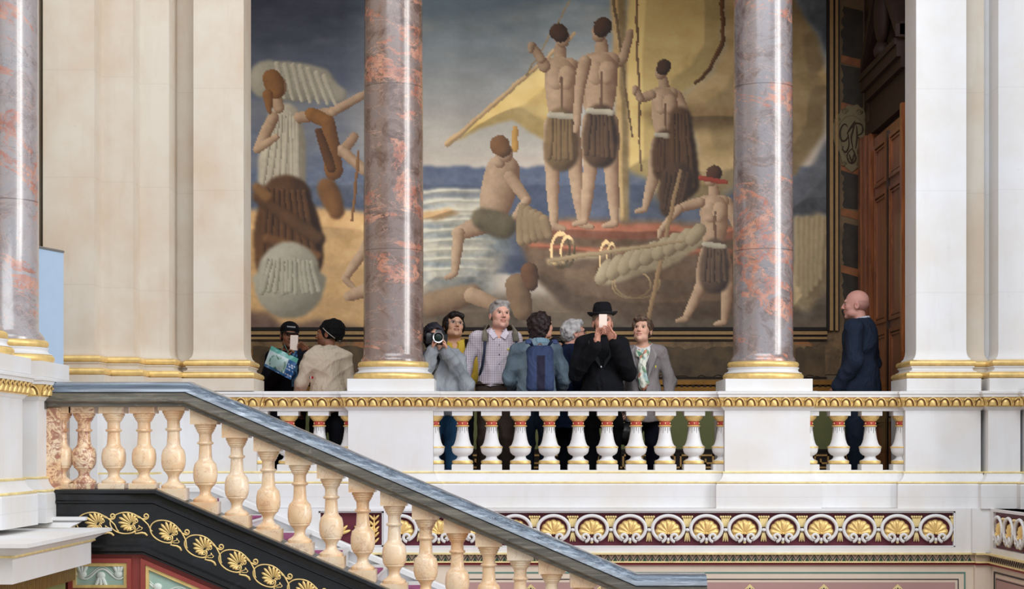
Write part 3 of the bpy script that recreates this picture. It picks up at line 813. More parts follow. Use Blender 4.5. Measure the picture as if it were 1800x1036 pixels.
pier('stone_pier', 'narrow recessed strip of pier between the two white piers at right', 4.03, 4.205, .22, .30, 'cream')  # cream tone stands in for the shade inside this recess

# ---- stepped stone wall on the left (four receding faces)
for i, (x0, x1, yf, lab) in enumerate((
        (-3.93, -3.50, -.75, 'widest leftmost face of the stepped cream wall, beside the pale banner'),
        (-3.50, -3.235, -.46, 'second face of the stepped cream wall'),
        (-3.235, -2.985, -.16, 'third face of the stepped cream wall'),
        (-2.985, -2.78, .23, 'innermost shaded recess of the stepped cream wall beside the broad left pier'))):
    pier('wall_pilaster', lab, x0-(.3 if i else 0), x1, yf, .62, 'cream', cat='pilaster', z0=.93)
b = MB()
for (x0, x1, yf) in ((-3.93, -3.50, -.75), (-3.50, -3.235, -.46), (-3.235, -2.985, -.16)):
    b.box(x0-.0, x1+.04, yf-.06, .62, -.1, .93)
b.box(-3.0, -2.9, .1, .62, -.1, .93)
struct('wall_left', b, M['white'])
for z in (.127, .216):
    b = MB(); b.box(-3.95, -2.98, -.80+.02, -.76, z-.008, z+.008); b.box(-3.5, -2.99, -.51, -.47, z-.008, z+.008); b.box(-3.24, -2.97, -.21, -.17, z-.008, z+.008)
    struct('trim_%d' % (40 if z < .2 else 41), b, M['goldpale'])
b = MB(); b.box(-4.6, -3.97, -1.5, .62, 0, 6); struct('wall_left_side', b, M['cream'])

# ---- marble columns
def column(label, cx, cy, mat, r0=.2687, r1=.255, label2=None):
    t = empty('marble_column', (cx, cy, .93)); tag(t, label, 'column')
    z = -.93
    b = MB(); b.box(-.383, .383, -.383, .383, 0.0, .11); b.build('plinth', M['white'], t)
    def P(l): return [(r, zz+z) for r, zz in l]
    arc = lambda rc, zc, rr, n=10: [(rc+rr*math.cos(a), zc+rr*math.sin(a)) for a in [math.pi*(-.5+i/n) for i in range(n+1)]]
    b = MB(); b.lathe(0, 0, P([(.30, 1.04)]+arc(.333, 1.069, .029)+[(.30, 1.098)]), 56); b.build('lower_torus', M['gold'], t, angle=60)
    b = MB(); b.lathe(0, 0, P([(.345, 1.098), (.345, 1.104), (.325, 1.110), (.313, 1.122), (.313, 1.136), (.322, 1.144), (.322, 1.15)]), 56); b.build('scotia', M['white'], t, angle=50)
    b = MB(); b.lathe(0, 0, P([(.27, 1.15)]+arc(.294, 1.177, .027)+[(.27, 1.204)]), 56); b.build('upper_torus', M['gold'], t, angle=60)
    b = MB(); b.lathe(0, 0, P([(.292, 1.204), (.292, 1.22), (.285, 1.235), (.274, 1.25), (r0, 1.275), (r0, 2.2), ((r0+r1)/2+.002, 3.8), (r1, 5.5), (r1, 6)]), 72); b.build('shaft', M[mat], t, angle=50)
    return t
column('polished red-grey marble column left of centre, behind it two visitors to its left', -1.067, .40, 'colA')
column('polished blue-grey and salmon veined marble column on the right, near the bald man', 2.262, .40, 'colB')
column('pink-grey marble column at the left edge beside the pale banner', -3.67, -2.87, 'colC', .25, .242)
column('unseen marble column beyond the right edge, added to shade the right piers', 5.075, -.78, 'colC', .25, .242)  # out-of-view column, added so that it shades the right piers
column('nearest marble column at the far left, only its gilt base corner showing', -3.67, -3.94, 'colC', .25, .242)

# ---- balustrade bays
def xrun(b, x0, x1, yf, yb, prof):
    """moulding run between two pedestals whose own mouldings have the same offsets: (offset, z)"""
    n = len(prof); vs = []
    for s_, xe in ((1, x0), (-1, x1)):
        for o, z in prof: vs.append((xe+s_*max(0, o-.004), yf-o, z))
        vs.append((xe+s_*.002, yb, prof[-1][1])); vs.append((xe+s_*.002, yb, prof[0][1]))
    m = n+2
    b.add(vs, [tuple(range(m)), tuple(range(2*m-1, m-1, -1))]+[(i, i+m, (i+1) % m+m, (i+1) % m) for i in range(m)])
bays = [(-2.25, -1.44, 3, 'in the short left bay'), (-.695, 1.87, 10, 'in the long middle bay'), (2.62, 3.458, 3, 'in the short right bay')]
def baluster_prof():
    P = lambda y: .42+(790-y)/198.0 - .235
    return [(.055,P(816.5)),(.089,P(815.5)),(.093,P(812.5)),(.089,P(810)),(.066,P(808.5)),(.052,P(806)),(.047,P(803)),(.052,P(801.5)),(.066,P(800.5)),(.086,P(797)),(.094,P(793)),(.095,P(789.5)),
            (.097,P(788.5)),(.099,P(786.5)),(.096,P(785)),(.082,P(783.5)),(.071,P(779)),(.062,P(773)),(.055,P(765)),(.051,P(757)),(.049,P(751.5)),
            (.056,P(750.8)),(.060,P(749.3)),(.056,P(748)),(.049,P(747.5)),(.049,P(741.8)),(.054,P(741.3)),(.058,P(740)),(.062,P(739)),(.076,P(736)),(.082,P(733)),(.083,P(731.6))]
def gallery_baluster(half=None):
    t = empty('gallery_baluster')
    prof = baluster_prof(); top = .757-.235
    P = lambda y: .42+(790-y)/198.0 - .235
    def clip(o):
        if half:
            bm = bmesh.new(); bm.from_mesh(o.data)
            bmesh.ops.bisect_plane(bm, geom=bm.verts[:]+bm.edges[:]+bm.faces[:], plane_co=(half*.002, 0, 0), plane_no=(half, 0, 0), clear_inner=True)
            bm.to_mesh(o.data); bm.free()
        return o
    zb = P(816.5); zt = P(731.6)
    b = MB(); b.rectloft(-.094, .094, -.094, .094, [(0, 0), (0, zb-.004), (-.006, zb)]); clip(b.build('base_block', M['white'], t))
    b = MB(); b.rectloft(-.091, .091, -.091, .091, [(0, zt), (0, top)]); clip(b.build('top_block', M['white'], t))
    b = MB(); b.lathe(0, 0, [p for p in prof if p[1] <= P(750)], 24); b.cur = 1
    for k in range(16):
        a = math.pi*2*k/16; r = .0495
        l = .05 if k % 2 else .032
        b.tube([((r+.001)*math.cos(a), (r+.001)*math.sin(a), P(752)), ((r+.0025+l*.06)*math.cos(a), (r+.0025+l*.06)*math.sin(a), P(752)-l)], [.002, .001], 4)
    clip(b.build('turned_body', [M['white'], M['inkline']], t, angle=50))
    for nm, pr in (('gilt_foot_ring', [(.05,P(816.4)),(.0905,P(815.5)),(.0945,P(812.5)),(.0905,P(810)),(.05,P(809.4))]),
                   ('gilt_belly_ring', [(.08,P(788.8)),(.0985,P(788)),(.1005,P(786.5)),(.0975,P(785.3)),(.08,P(785))]),
                   ('gilt_capital_ring', [(.045,P(741.5)),(.057,P(740.5)),(.062,P(739)),(.077,P(736)),(.083,P(733)),(.083,P(731.6))]),
                   ('gilt_neck_ring', [(.045,P(751)),(.0565,P(750.6)),(.061,P(749.3)),(.0565,P(748.2)),(.045,P(747.6))])):
        b = MB(); b.lathe(0, 0, pr, 24); clip(b.build(nm, M['gold'], t, angle=60))
    b = MB(); b.lathe(0, 0, [(.05,P(747.6)),(.0505,P(747.4)),(.0505,P(741.9)),(.05,P(741.6))], 24); b.cur = 1
    for k in range(6):
        a = math.pi/6+math.pi/3*k; b.ell((.050*math.cos(a), .050*math.sin(a), P(744.7)), (.006, .006, .008), None, 6, 4)
    clip(b.build('red_neck_band', [M['redband'], M['goldpale']], t, angle=60))
    return t
proto = gallery_baluster(); halfL = gallery_baluster(1); halfR = gallery_baluster(-1)
used = {}
for (x0, x1, n, where) in bays:
    sp = (x1-x0)/n
    for i in range(n+1):
        src = halfL if i == 0 else halfR if i == n else proto
        o = copy_tree(src) if src.name in used else src
        used[src.name] = 1
        o.location = (x0+sp*i, .16, .235)
        if i == 0: lab = 'half baluster against the pedestal at the left end, %s' % where
        elif i == n: lab = 'half baluster against the pedestal at the right end, %s' % where
        else: lab = 'white baluster with gilt rings, %s from the left %s' % (ORD[i], where)
        tag(o, lab, 'baluster', 'white and gilt balusters of the gallery parapet')
    # coping rail and base rail
    nm = {3: 'short', 10: 'long'}[n]
    t = empty('balustrade_coping', ((x0+x1)/2, .16, .757)); tag(t, 'white coping rail with gilt egg moulding %s' % where.replace('in the', 'topping the'), 'balustrade rail')
    ox, oy, oz = t.location
    b = MB(); b.box(x0+.002, x1-.002, .055, .265, .757, .79); q = b.build('soffit_slab', M['white'], t); q.location = (-ox, -oy, -oz)
    b = MB(); xrun(b, x0, x1, .062, .26, [(.030, .790), (.034, .795), (.052, .868), (.054, .872)]); eggs(b, (x0+.06, .062-.034, 0), (0,-1), x1-x0-.12, .795, .868)
    q = b.build('egg_and_dart', [M['gold'], M['eggdark']], t, angle=50); q.location = (-ox, -oy, -oz)
    b = MB(); xrun(b, x0, x1, .062, .26, [(.060, .876), (.062, .90), (.070, .903), (.070, .922), (.05, .93)])
    q = b.build('coping', M['white'], t, angle=30); q.location = (-ox, -oy, -oz)
    b = MB(); xrun(b, x0, x1, .062, .26, [(.0555, .8722), (.0575, .8758)]); q = b.build('red_fillet', M['redband'], t); q.location = (-ox, -oy, -oz)
    t = empty('balustrade_plinth', ((x0+x1)/2, .2, -.098)); tag(t, 'white base wall with two gilt lines under the balusters %s' % where, 'plinth')
    ox, oy, oz = t.location
    b = MB(); xrun(b, x0, x1, .058, .33, [(.085, -.096), (.085, .105), (.076, .118), (.064, .135), (.05, .145), (.03, .165), (.018, .19), (.014, .208), (.006, .225), (.006, .235)])
    q = b.build('moulding', M['white'], t, angle=30); q.location = (-ox, -oy, -oz)
    for (o_, z, r) in ((.074, .127, .009), (.012, .216, .008)):
        b = MB(); xrun(b, x0, x1, .058, .2, [(o_+r*math.cos(a), z+r*math.sin(a)) for a in [math.pi*(-.5+i/6) for i in range(7)]])
        q = b.build('gilt_bead', M['goldpale'], t, angle=60); q.location = (-ox, -oy, -oz)

# ================================================================== LOWER WALL
Z = lambda py: PZ(py, -.10)
X = lambda px: PX(px, -.10)
b = MB()
b.box(-3.97, 4.13, -.10, .5, -4.5, Z(905)); b.box(-3.97, X(702), -.10, .5, Z(958), -.098)
b.box(-3.97, 4.13, -.10, .5, Z(905)-.001, -.098)
fx0, fx1 = X(702), X(1679)
wl = MB(); wl.box(-3.97, 4.28, -.05, .5, -4.5, -.098); struct('wall_front', wl, M['white'])
wl = MB()    # framing around the sunk frieze
wl.box(-3.97, X(1706), -.115, -.05, Z(899), -.098); wl.box(-3.97, X(1706), -.115, -.05, Z(972), Z(962))
wl.box(fx1, X(1706), -.115, -.05, Z(962), Z(899)); wl.box(X(675), fx0, -.115, -.05, Z(962), Z(899)); wl.box(-3.97, X(560), -.115, -.05, Z(962), Z(899))
wl.box(X(1706), 4.28, -.16, -.05, Z(972), -.098)
struct('wall_front_framing', wl, M['white'])
fr = empty('shell_frieze', (0, -.05, Z(931)))
tag(fr, 'long frieze of gilt shells inside white rings on crimson, running along the lower gallery wall', 'frieze')
b = MB(); b.box(fx0, fx1, -.004, .0, Z(962)-fr.location.z, Z(899)-fr.location.z); b.build('crimson_ground', M['crimson'], fr)
b = MB()
zz0, zz1 = Z(961.5)-fr.location.z, Z(899.5)-fr.location.z
for (a, c, e, f) in ((fx0, fx1, zz1-.012, zz1), (fx0, fx1, zz0, zz0+.008), (fx0, fx0+.012, zz0, zz1), (fx1-.012, fx1, zz0, zz1)):
    b.box(a, c, -.05, -.004, e, f)
b.build('frame_fillet', M['white'], fr)
def arcpts(c, r, a0, a1, n, y, shrink=0.0, sq=1.0):
    return [(c[0]+r*(1-shrink*i/n)*math.cos(a0+(a1-a0)*i/n), y, c[1]+r*sq*(1-shrink*i/n)*math.sin(a0+(a1-a0)*i/n)) for i in range(n+1)]
def medallion():
    ring = MB()
    R = .137; Rz = .113
    # open ring whose ends curl inwards into volutes
    pts = []
    a0 = math.radians(-58)
    for i in range(37):
        a = a0+(math.pi*2-2*math.radians(32))*i/36 if False else math.radians(-62)+math.radians(304)*i/36
        pts.append((R*math.cos(a), -.034, .006+Rz*math.sin(a)))
    left = []
    for s_ in (1, -1):
        cx, cz_ = s_*.058, -.068
        sp = [(cx+.040*(1-.78*i/16)*math.cos(math.radians(-90)-s_*(-1)*0 + s_*(-1)*i*.42), -.036-.001*i, cz_-.0+.040*(1-.78*i/16)*math.sin(math.radians(-90)+s_*(-1)*i*.42)) for i in range(17)]
        left.append(sp)
    ring.tube(pts, .0155, 8, flat=.9, normal=(0,1,0))
    for sp in left: ring.tube(sp, [.0155-.0004*i for i in range(17)], 8, flat=.9, normal=(0,1,0))
    ring.ell((0, -.036, -.092), (.013, .02, .02)); ring.ell((.168, -.03, -.006), (.02, .02, .016)); 
    ring.tube([(.15, -.03, -.002), (.186, -.03, -.002)], .008, 6)
    ro = ring.build('ring', M['white'], None, smooth=True)
    sh = MB()
    nl, per, nr = 9, 6, 7
    vs = []; fs = []; NA = nl*per+1
    for i in range(NA):
        q = i/(NA-1)*nl; fr_ = q-math.floor(q) if i < NA-1 else 1.0
        a = math.radians(-34+248*i/(NA-1)); bulge = math.sin(math.pi*fr_)
        L = .101+.010*math.sin(math.pi*i/(NA-1))+.009*bulge**.6
        for j in range(nr):
            t = j/(nr-1); rr = .008+(L-.008)*t
            y = -.014-.012*math.sin(math.pi*min(1, t*.9+.1))-.016*bulge*t**.7*(1 if t < .98 else .2)+.006*(t > .98)
            vs.append((rr*math.cos(a), y, -.035+rr*math.sin(a)))
    for i in range(NA-1):
        for j in range(nr-1):
            k = i*nr+j; fs.append((k, k+1, k+nr+1, k+nr))
    sh.add(vs, fs)
    rim = [vs[i*nr+nr-1] for i in range(NA)]
    sh.add([v for p in rim for v in (p, (p[0], 0, p[2]))], [(2*i, 2*i+1, 2*i+3, 2*i+2) for i in range(NA-1)])
    sh.ell((0, -.045, -.035), (.012, .012, .012))
    so = sh.build('shell', M['gold'], ro, smooth=True)
    lf = MB()     # small acanthus between the rings
    for (dx, w) in ((-.028, .010), (-.014, .010), (0, .011), (.014, .010), (.028, .010)):
        R_ = Euler((0, dx*9, 0)).to_matrix(); lf.ell((.168+dx*.9, -.016, .066), (w, .014, .052), R_, 6, 6)
        lf.ell((.168+dx*1.45, -.026, .108), (w*1.1, .012, .012), R_, 6, 5)
    for dx in (-.014, 0, .014):
        R_ = Euler((0, -dx*12, 0)).to_matrix(); lf.ell((.168+dx, -.016, -.066), (.010, .012, .046), R_, 6, 6)
    lf.ell((0, -.03, -.112), (.014, .014, .014)); 
    lo = lf.build('leaf', M['goldpale'], ro, smooth=True)
    return ro
md = medallion()
cxs = [X(p)-0 for p in [1645.5-67.25*k for k in range(15)]]
first = True
for cx in cxs:
    o = md if first else copy_tree(md)
    o.parent = fr; o.location = (cx, -.004, 0); first = False
# left panel with acanthus
fp = empty('acanthus_panel', (X(617), -.05, Z(931))); tag(fp, 'small crimson panel of gilt acanthus leaves seen between the stair balusters', 'panel')
w = X(675)-X(617)
b = MB(); b.box(-w, w, -.004, 0, zz0, zz1); b.build('crimson_ground', M['crimson'], fp)
b = MB()
for (a, c, e, f) in ((-w, w, zz1-.012, zz1), (-w, w, zz0, zz0+.012), (-w, -w+.02, zz0, zz1), (w-.02, w, zz0, zz1)): b.box(a, c, -.045, -.004, e, f)
b.build('frame_fillet', M['white'], fp)
for sx in (-1, 1):
    b = MB()
    for i in range(7):
        a = math.radians(20+24*i); d = Vector((math.cos(a), 0, math.sin(a))); R_ = Matrix(((d.z, 0, d.x), (0, 1, 0), (-d.x, 0, d.z)))
        b.ell(Vector((sx*.12, -.02, -.05))+d*.06, (.016, .02, .062), R_, 8, 8)
    b.tube([(sx*.12+sx*.05*math.sin(t*.5), -.025, -.12+.02*t) for t in range(9)], .012, 6)
    for i in range(5):
        for q in (-1, 1): b.ell((sx*(.200+q*.020), -.025, -.10+.05*i), (.011, .016, .036), Euler((0, q*.75, 0)).to_matrix(), 8, 6)
    b.ell((sx*.20, -.022, 0), (.009, .02, .13), None, 8, 8)
    b.build('acanthus_leaf', M['gold'], fp, smooth=True)
# mouldings below the frieze
xl, xr = -3.97, 4.14
def lowband(name, py0, py1, mat, t):
    b = MB(); b.box(xl, X(1712), -.05-t, -.05, Z(py1), Z(py0)); b.box(X(1712), 4.28, -.10-t, -.05, Z(py1), Z(py0)); return struct(name, b, mat)
lowband('trim_50', 972, 975, M['goldpale'], .09)
lowband('trim_51', 975, 987.5, M['trigrey'], .045)
lowband('trim_52', 987, 989.6, M['goldpale'], .075)
lowband('trim_53', 989.6, 993.5, M['redline'], .055)
lowband('trim_54', 993.5, 1300, M['beige'], .03)
b = MB(); g2 = MB()
xx = xl
while xx < X(1704):
    z0, z1 = Z(987), Z(976)
    for k in (-1, 1): b.tube([(xx+.034*k, -.097, z1), (xx+.0, -.100, z0+.004)], .003, 4)
    g2.add([(xx+.016, -.0985, z0), (xx+.052, -.0985, z0), (xx+.034, -.0985, z0+.036), (xx+.016, -.09, z0), (xx+.052, -.09, z0), (xx+.034, -.09, z0+.036)], [(0,1,2),(5,4,3),(0,3,4,1),(1,4,5,2),(2,5,3,0)])
    b.ell((xx, -.098, z1-.006), (.005, .003, .005), None, 6, 4)
    xx += .0645
struct('trim_55', b, M['inkline']); struct('trim_56', g2, M['bottle'])
# painted panels of the lower wall
def wallpanel(label, x0, x1, ztop, zbot, y, pal, sloped=None):
    t = empty('painted_wall_panel', ((x0+x1)/2, y, zbot)); tag(t, label, 'wall panel')
    ox, oz = t.location.x, t.location.z
    def ring(name, d, wd, mat, th):
        b = MB()
        a, c, e = x0+d-ox, x1-d-ox, ztop-d-oz
        b.box(a, c, -th, 0, e-wd, e); b.box(a, a+wd, -th, 0, 0, e-wd); b.box(c-wd, c, -th, 0, 0, e-wd)
        b.build(name, mat, t)
    b = MB(); b.box(x0+.09-ox, x1-.09-ox, -.002, 0, 0, ztop-.09-oz); b.build('mauve_field', M['mauve'], t)
    ring('green_border', .0, .013, M['greenline'], .004)
    ring('dark_border', .06, .008, M['inkline'], .004)
    for xx in pal:
        g = empty_part = MB()
        c = (xx-ox, ztop-oz-.19)
        g.prism([(c[0], c[1]+.085), (c[0]+.045, c[1]+.04), (c[0]+.06, c[1]-.02), (c[0]-.06, c[1]-.02), (c[0]-.045, c[1]+.04)], -.006, 0)
        po = g.build('palmette', M['goldpale'], t)
        g = MB()
        for i in range(5):
            a = math.radians(30+30*i); g.tube([(c[0]+.012*math.cos(a), -.008, c[1]-.01+.012*math.sin(a)), (c[0]+.05*math.cos(a), -.008, c[1]-.01+.062*math.sin(a))], [.003, .007], 5)
        g.build('palmette_leaf', M['inkline'], po)
    return t
wallpanel('dusty mauve painted wall panel with green and dark border lines and small palmettes, below the shell frieze', PX(790, -.08), PX(1697, -.08), PZ(1006, -.08), -3.6, -.0805,
          [PX(p, -.08) for p in (933, 1058, 1188, 1318, 1448, 1578)])

# ---- right return wall, coming forward
RX = X(1743)
b = MB(); b.box(RX, 6.0, -6.5, -.16, -4.5, -.098); struct('wall_return', b, M['white'])
b = MB(); b.box(RX-.03, 6.0, -6.5, -.16, Z(899), -.098); b.box(RX-.03, RX, -6.5, -.16, Z(972), Z(962)); b.box(RX-.03, RX, -.26, -.16, Z(962), Z(899)); struct('wall_return_framing', b, M['white'])
for k, (py0, py1, mt, t) in enumerate(((972, 975, 'goldpale', .07), (975, 987.5, 'trigrey', .03), (987, 989.6, 'goldpale', .05), (989.6, 993.5, 'redline', .04), (993.5, 1300, 'beige', .01))):
    b = MB(); b.box(RX-t, RX, -6.5, -.16, Z(py1), Z(py0)); struct('trim_%d' % (60+k), b, M[mt])
b = MB(); yy = -.2
while yy > -2.2:
    for k in (-1, 1): b.tube([(RX-.032, yy+.034*k, Z(976)), (RX-.034, yy, Z(986.5))], .003, 4)
    yy -= .0645
struct('trim_66', b, M['inkline'])
b = MB(); b.box(RX-.018, RX-.01, -6.5, -.30, -3.6, PZ(1014, -.16)); struct('trim_67', b, M['mauve'])
b = MB()
for d, th in ((0, .013), (.07, .009)):
    b.box(RX-.02, RX-.01, -6.5, -.24-d, PZ(1004, -.16)-d*.8-th, PZ(1004, -.16)-d*.8); b.box(RX-.02, RX-.01, -.24-d-th, -.24-d, -3.6, PZ(1004, -.16)-d*.8)
struct('trim_68', b, M['inkline'])
fr2 = empty('shell_frieze', (RX, 0, Z(931)), 0); tag(fr2, 'steeply foreshortened shell frieze on the return wall at the bottom right corner', 'frieze')
b = MB(); b.box(-.004, 0, -3.0, -.27, zz0, zz1); b.build('crimson_ground', M['crimson'], fr2)
for k in range(7):
    o = copy_tree(md); o.parent = fr2; o.location = (-.004, -.44-.336*k, 0); o.rotation_euler = (0, 0, -math.pi/2)
# return parapet above the return wall (partly in frame at the far right)
pedestal('column_pedestal', 'foreshortened pedestal where the gallery turns forward at the far right', 4.75, 5.4, -1.2, -.36)

# ================================================================== NEAR STAIR: black string, alabaster balusters, marble handrail
SL = .43; ANG = math.atan(SL)
def sweep(b, path, prof):
    """closed profile [(y, up)] swept along path [(x, z)] with mitred bends (up measured square to the path)"""
    n = len(prof); vs = []; fs = []
    for i, (x, z) in enumerate(path):
        d0 = Vector((path[i][0]-path[i-1][0], path[i][1]-path[i-1][1])).normalized() if i else None
        d1 = Vector((path[i+1][0]-x, path[i+1][1]-z)).normalized() if i < len(path)-1 else None
        if i == 0: nn = Vector((0, 1)); k = 1
        elif d1 is None: nn = Vector((-d0.y, d0.x)); k = 1
        else:
            m = (Vector((-d0.y, d0.x))+Vector((-d1.y, d1.x))).normalized(); nn = m; k = 1/m.dot(Vector((-d0.y, d0.x)))
        for y, u in prof: vs.append((x+nn.x*u*k, y, z+nn.y*u*k))
    for i in range(len(path)-1):
        for j in range(n):
            a = i*n+j; c = i*n+(j+1) % n; fs.append((a, c, c+n, a+n))
    fs.append(tuple(range(n-1, -1, -1))); q = (len(path)-1)*n; fs.append(tuple(range(q, q+n)))
    b.add(vs, fs)
YS = -3.0
XA = -3.34
rb = (PX(330, YS), PZ(672, -2.8))             # handrail bend
re = (PX(1117, YS)+.02, rb[1]-SL*(PX(1117, YS)+.02-rb[0]))
hr = empty('stair_handrail', (rb[0], -2.83, rb[1]-.18))
tag(hr, 'blue-grey veined marble handrail running level then sloping down across the picture', 'handrail')
hx, hy, hz = hr.location
YF = -3.02; YK = -2.62
def side(f):  # mirrored profile: front list (distance from centre outward, up)
    yc = (YF+YK)/2
    return [(yc-d, u) for d, u in f]+[(yc+d, u) for d, u in reversed(f)]
top = [(.05, .0), (.13, -.008), (.168, -.03), (.19, -.062), (.196, -.078), (.180, -.083)]
mid = [(.180, -.082), (.186, -.086), (.186, -.145), (.176, -.149), (.165, -.157), (.155, -.160), (.152, -.178), (.14, -.184)]
p1 = [(XA, rb[1]), rb]
p2 = [rb, re]
def mk(name, path, f, mat):
    b = MB(); sweep(b, path, side(f)); o = b.build(name, mat, hr, angle=35); o.location = (-hx, -hy, -hz); return o
pathall = [(XA, rb[1]), rb, re, (PX(1243, YS), re[1])]
M['railface'] = streak_marble('olive_grey_marble', (58,56,50), (98,94,84), (136,132,120), .35, (1.0, 11, 11))
mk('rounded_top', pathall, top+[(.05, -.083)], M['railslope'])
mk('moulded_side', pathall, mid, M['railface'])
b = MB(); b.box(XA-.03, XA+.01, YF+.02, YK-.02, rb[1]-.20, rb[1]-.004); o = b.build('wall_end_block', M['railface'], hr); o.location = (-hx, -hy, -hz)
# newel block carrying the lower level end
b = MB(); b.box(.99, 1.40, YF+.03, YK-.03, -2.6, re[1]-.186)
o = b.build('newel', M['alab'], None); o.name = 'stair_newel'; tag(o, 'alabaster newel block under the lower end of the handrail', 'newel')

# black string
sb_ = (PX(275, YS), PZ(861, YS)); sx0 = -3.34; se = (.98, sb_[1]-SL*(.98-sb_[0]))
spath = [(sx0, sb_[1]), sb_, se]
st = empty('stair_string', (sb_[0], -2.85, sb_[1]-.45)); tag(st, 'polished black marble stair string with gilt palmette scrolls', 'stair string')
qx, qy, qz = st.location
def sw(name, path, prof, mat, parent, ang=35):
    b = MB(); sweep(b, path, prof); o = b.build(name, mat, parent, angle=ang)
    if parent: o.location = (-parent.location.x, -parent.location.y, -parent.location.z)
    return o
sw('top_moulding', spath, [(-2.64, 0), (YS-.035, 0), (YS-.04, -.006), (YS-.04, -.026), (YS-.03, -.034), (YS-.022, -.05), (YS-.018, -.075), (YS-.03, -.085), (YS-.03, -.095), (YS-.008, -.104), (-2.64, -.104)], M['black'], st)
sw('face', spath, [(-2.66, -.1), (YS, -.1), (YS, -.40), (-2.66, -.40)], M['black'], st)
sw('bottom_moulding', spath, [(-2.66, -.395), (YS-.004, -.395), (YS-.012, -.402), (YS-.03, -.412), (YS-.03, -.440), (YS-.012, -.450), (YS-.012, -.462), (-2.66, -.462)], M['black'], st)

# gilt palmette scroll
M['gilt'] = gold_mat('gilt_scroll', (240,208,140), .4, .5)
def palmette():
    b = MB(); y = -.004
    # unit drawn in cm-like units around (0,0); +x to the right, spacing .245
    def T(pts): return [(x*.001, y, z*.001) for x, z in pts]
    n = 40
    # loop: egg-shaped ring leaning along the run, opening at lower right into the tail
    loop = []
    for i in range(n+1):
        t = i/n
        a = math.radians(-52 - 330*t) 
        loop.append((-6+98*math.cos(a)*(1-.05*t)+18*math.sin(a)*0, 4+66*math.sin(a)*(1-.02*t)))
    tail0 = [(150,-78),(132,-66),(108,-60),(84,-62)]
    b.tube(T([(128,-74),(112,-60),(92,-56),(70,-60),(52,-62)]+loop[:34]), [.006,.0075,.007,.0055,.005]+[.0045+.0005*math.sin(i) for i in range(34)], 6, flat=.7, normal=(0,1,0))
    # stem rising from the loop's top over to the next unit with a curl
    b.tube(T([(60,66-14),(84,38),(112,14),(132,-6),(148,-40),(158,-48)]), .0045, 6, flat=.7, normal=(0,1,0))
    cur = [(70+0,42)]+[(118+20*(1-i/16*.75)*math.cos(math.radians(-120+30*i)), 46+20*(1-i/16*.75)*math.sin(math.radians(-120+30*i))) for i in range(16)]
    b.tube(T([(60,44),(78,36),(96,30)]+cur[1:]), [.0035]*3+[.0048]*16, 6, flat=.7, normal=(0,1,0))
    o = b.build('palmette_scroll', M['gilt'], None, smooth=True)
    c = MB(); base = (36, -6)
    for i in range(11):
        a = math.radians(64+17.5*i); L = (48, 60, 70, 80, 90, 94, 88, 76, 64, 52, 42)[i]
        p = []; r = []
        for k in range(7):
            s_ = k/6; rr = 14+(L-14)*s_
            bend = math.radians((i-5)*2.2*s_)
            p.append((base[0]+rr*math.cos(a+bend), base[1]+rr*math.sin(a+bend))); r.append((.0014, .0034, .0054, .0076, .0092, .0088, .0034)[k])
        c.tube(T(p), r, 6, flat=.8, normal=(0,1,0))
    c.build('leaf', M['gilt'], o, smooth=True)
    c = MB()
    def spi(cx, cz, r, a0, turns, d, w=.004):
        m = 18; return c.tube(T([(cx+r*(1-.8*i/m)*math.cos(math.radians(a0+d*turns*360*i/m)), cz+r*(1-.8*i/m)*math.sin(math.radians(a0+d*turns*360*i/m))) for i in range(m+1)]), w, 6, flat=.7, normal=(0,1,0))
    spi(58, 14, 15, 200, 1.3, -1); spi(34, -26, 16, 60, 1.3, 1); spi(44, -4, 9, 0, .9, 1)
    c.tube(T([(44,-8),(52,-24),(50,-44),(34,-56),(20,-60)]), .0045, 6, flat=.7, normal=(0,1,0))
    c.tube(T([(50,-40),(64,-34),(78,-22),(74,-10)]), .003, 5, flat=.7, normal=(0,1,0)); c.tube(T([(50,-44),(70,-44),(92,-36),(96,-26)]), .003, 5, flat=.7, normal=(0,1,0)); c.tube(T([(74,-10),(84,-20),(98,-26)]), .003, 5, flat=.7, normal=(0,1,0))
    c.build('volute', M['gilt'], o, smooth=True)
    return o
pm = palmette()
units = [(PX(166-3, YS), PZ(922, YS), 0), (PX(221.8, YS), PZ(922, YS), 0)]
d0 = (PX(291, YS), PZ(937.5, YS))
sp = 60.3/sc(YS)
for k in range(14): units.append((d0[0]+sp*k, d0[1]-SL*sp*k, ANG))
for i, (x, z, a) in enumerate(units):
    o = pm if i == 0 else copy_tree(pm)
    o.parent = st; o.location = (x-qx+.004, YS-.001-qy, z-qz+.004); o.scale = (1.16, 1, 1.16); o.rotation_euler = (0, a if a == 0 else a*.85, 0)

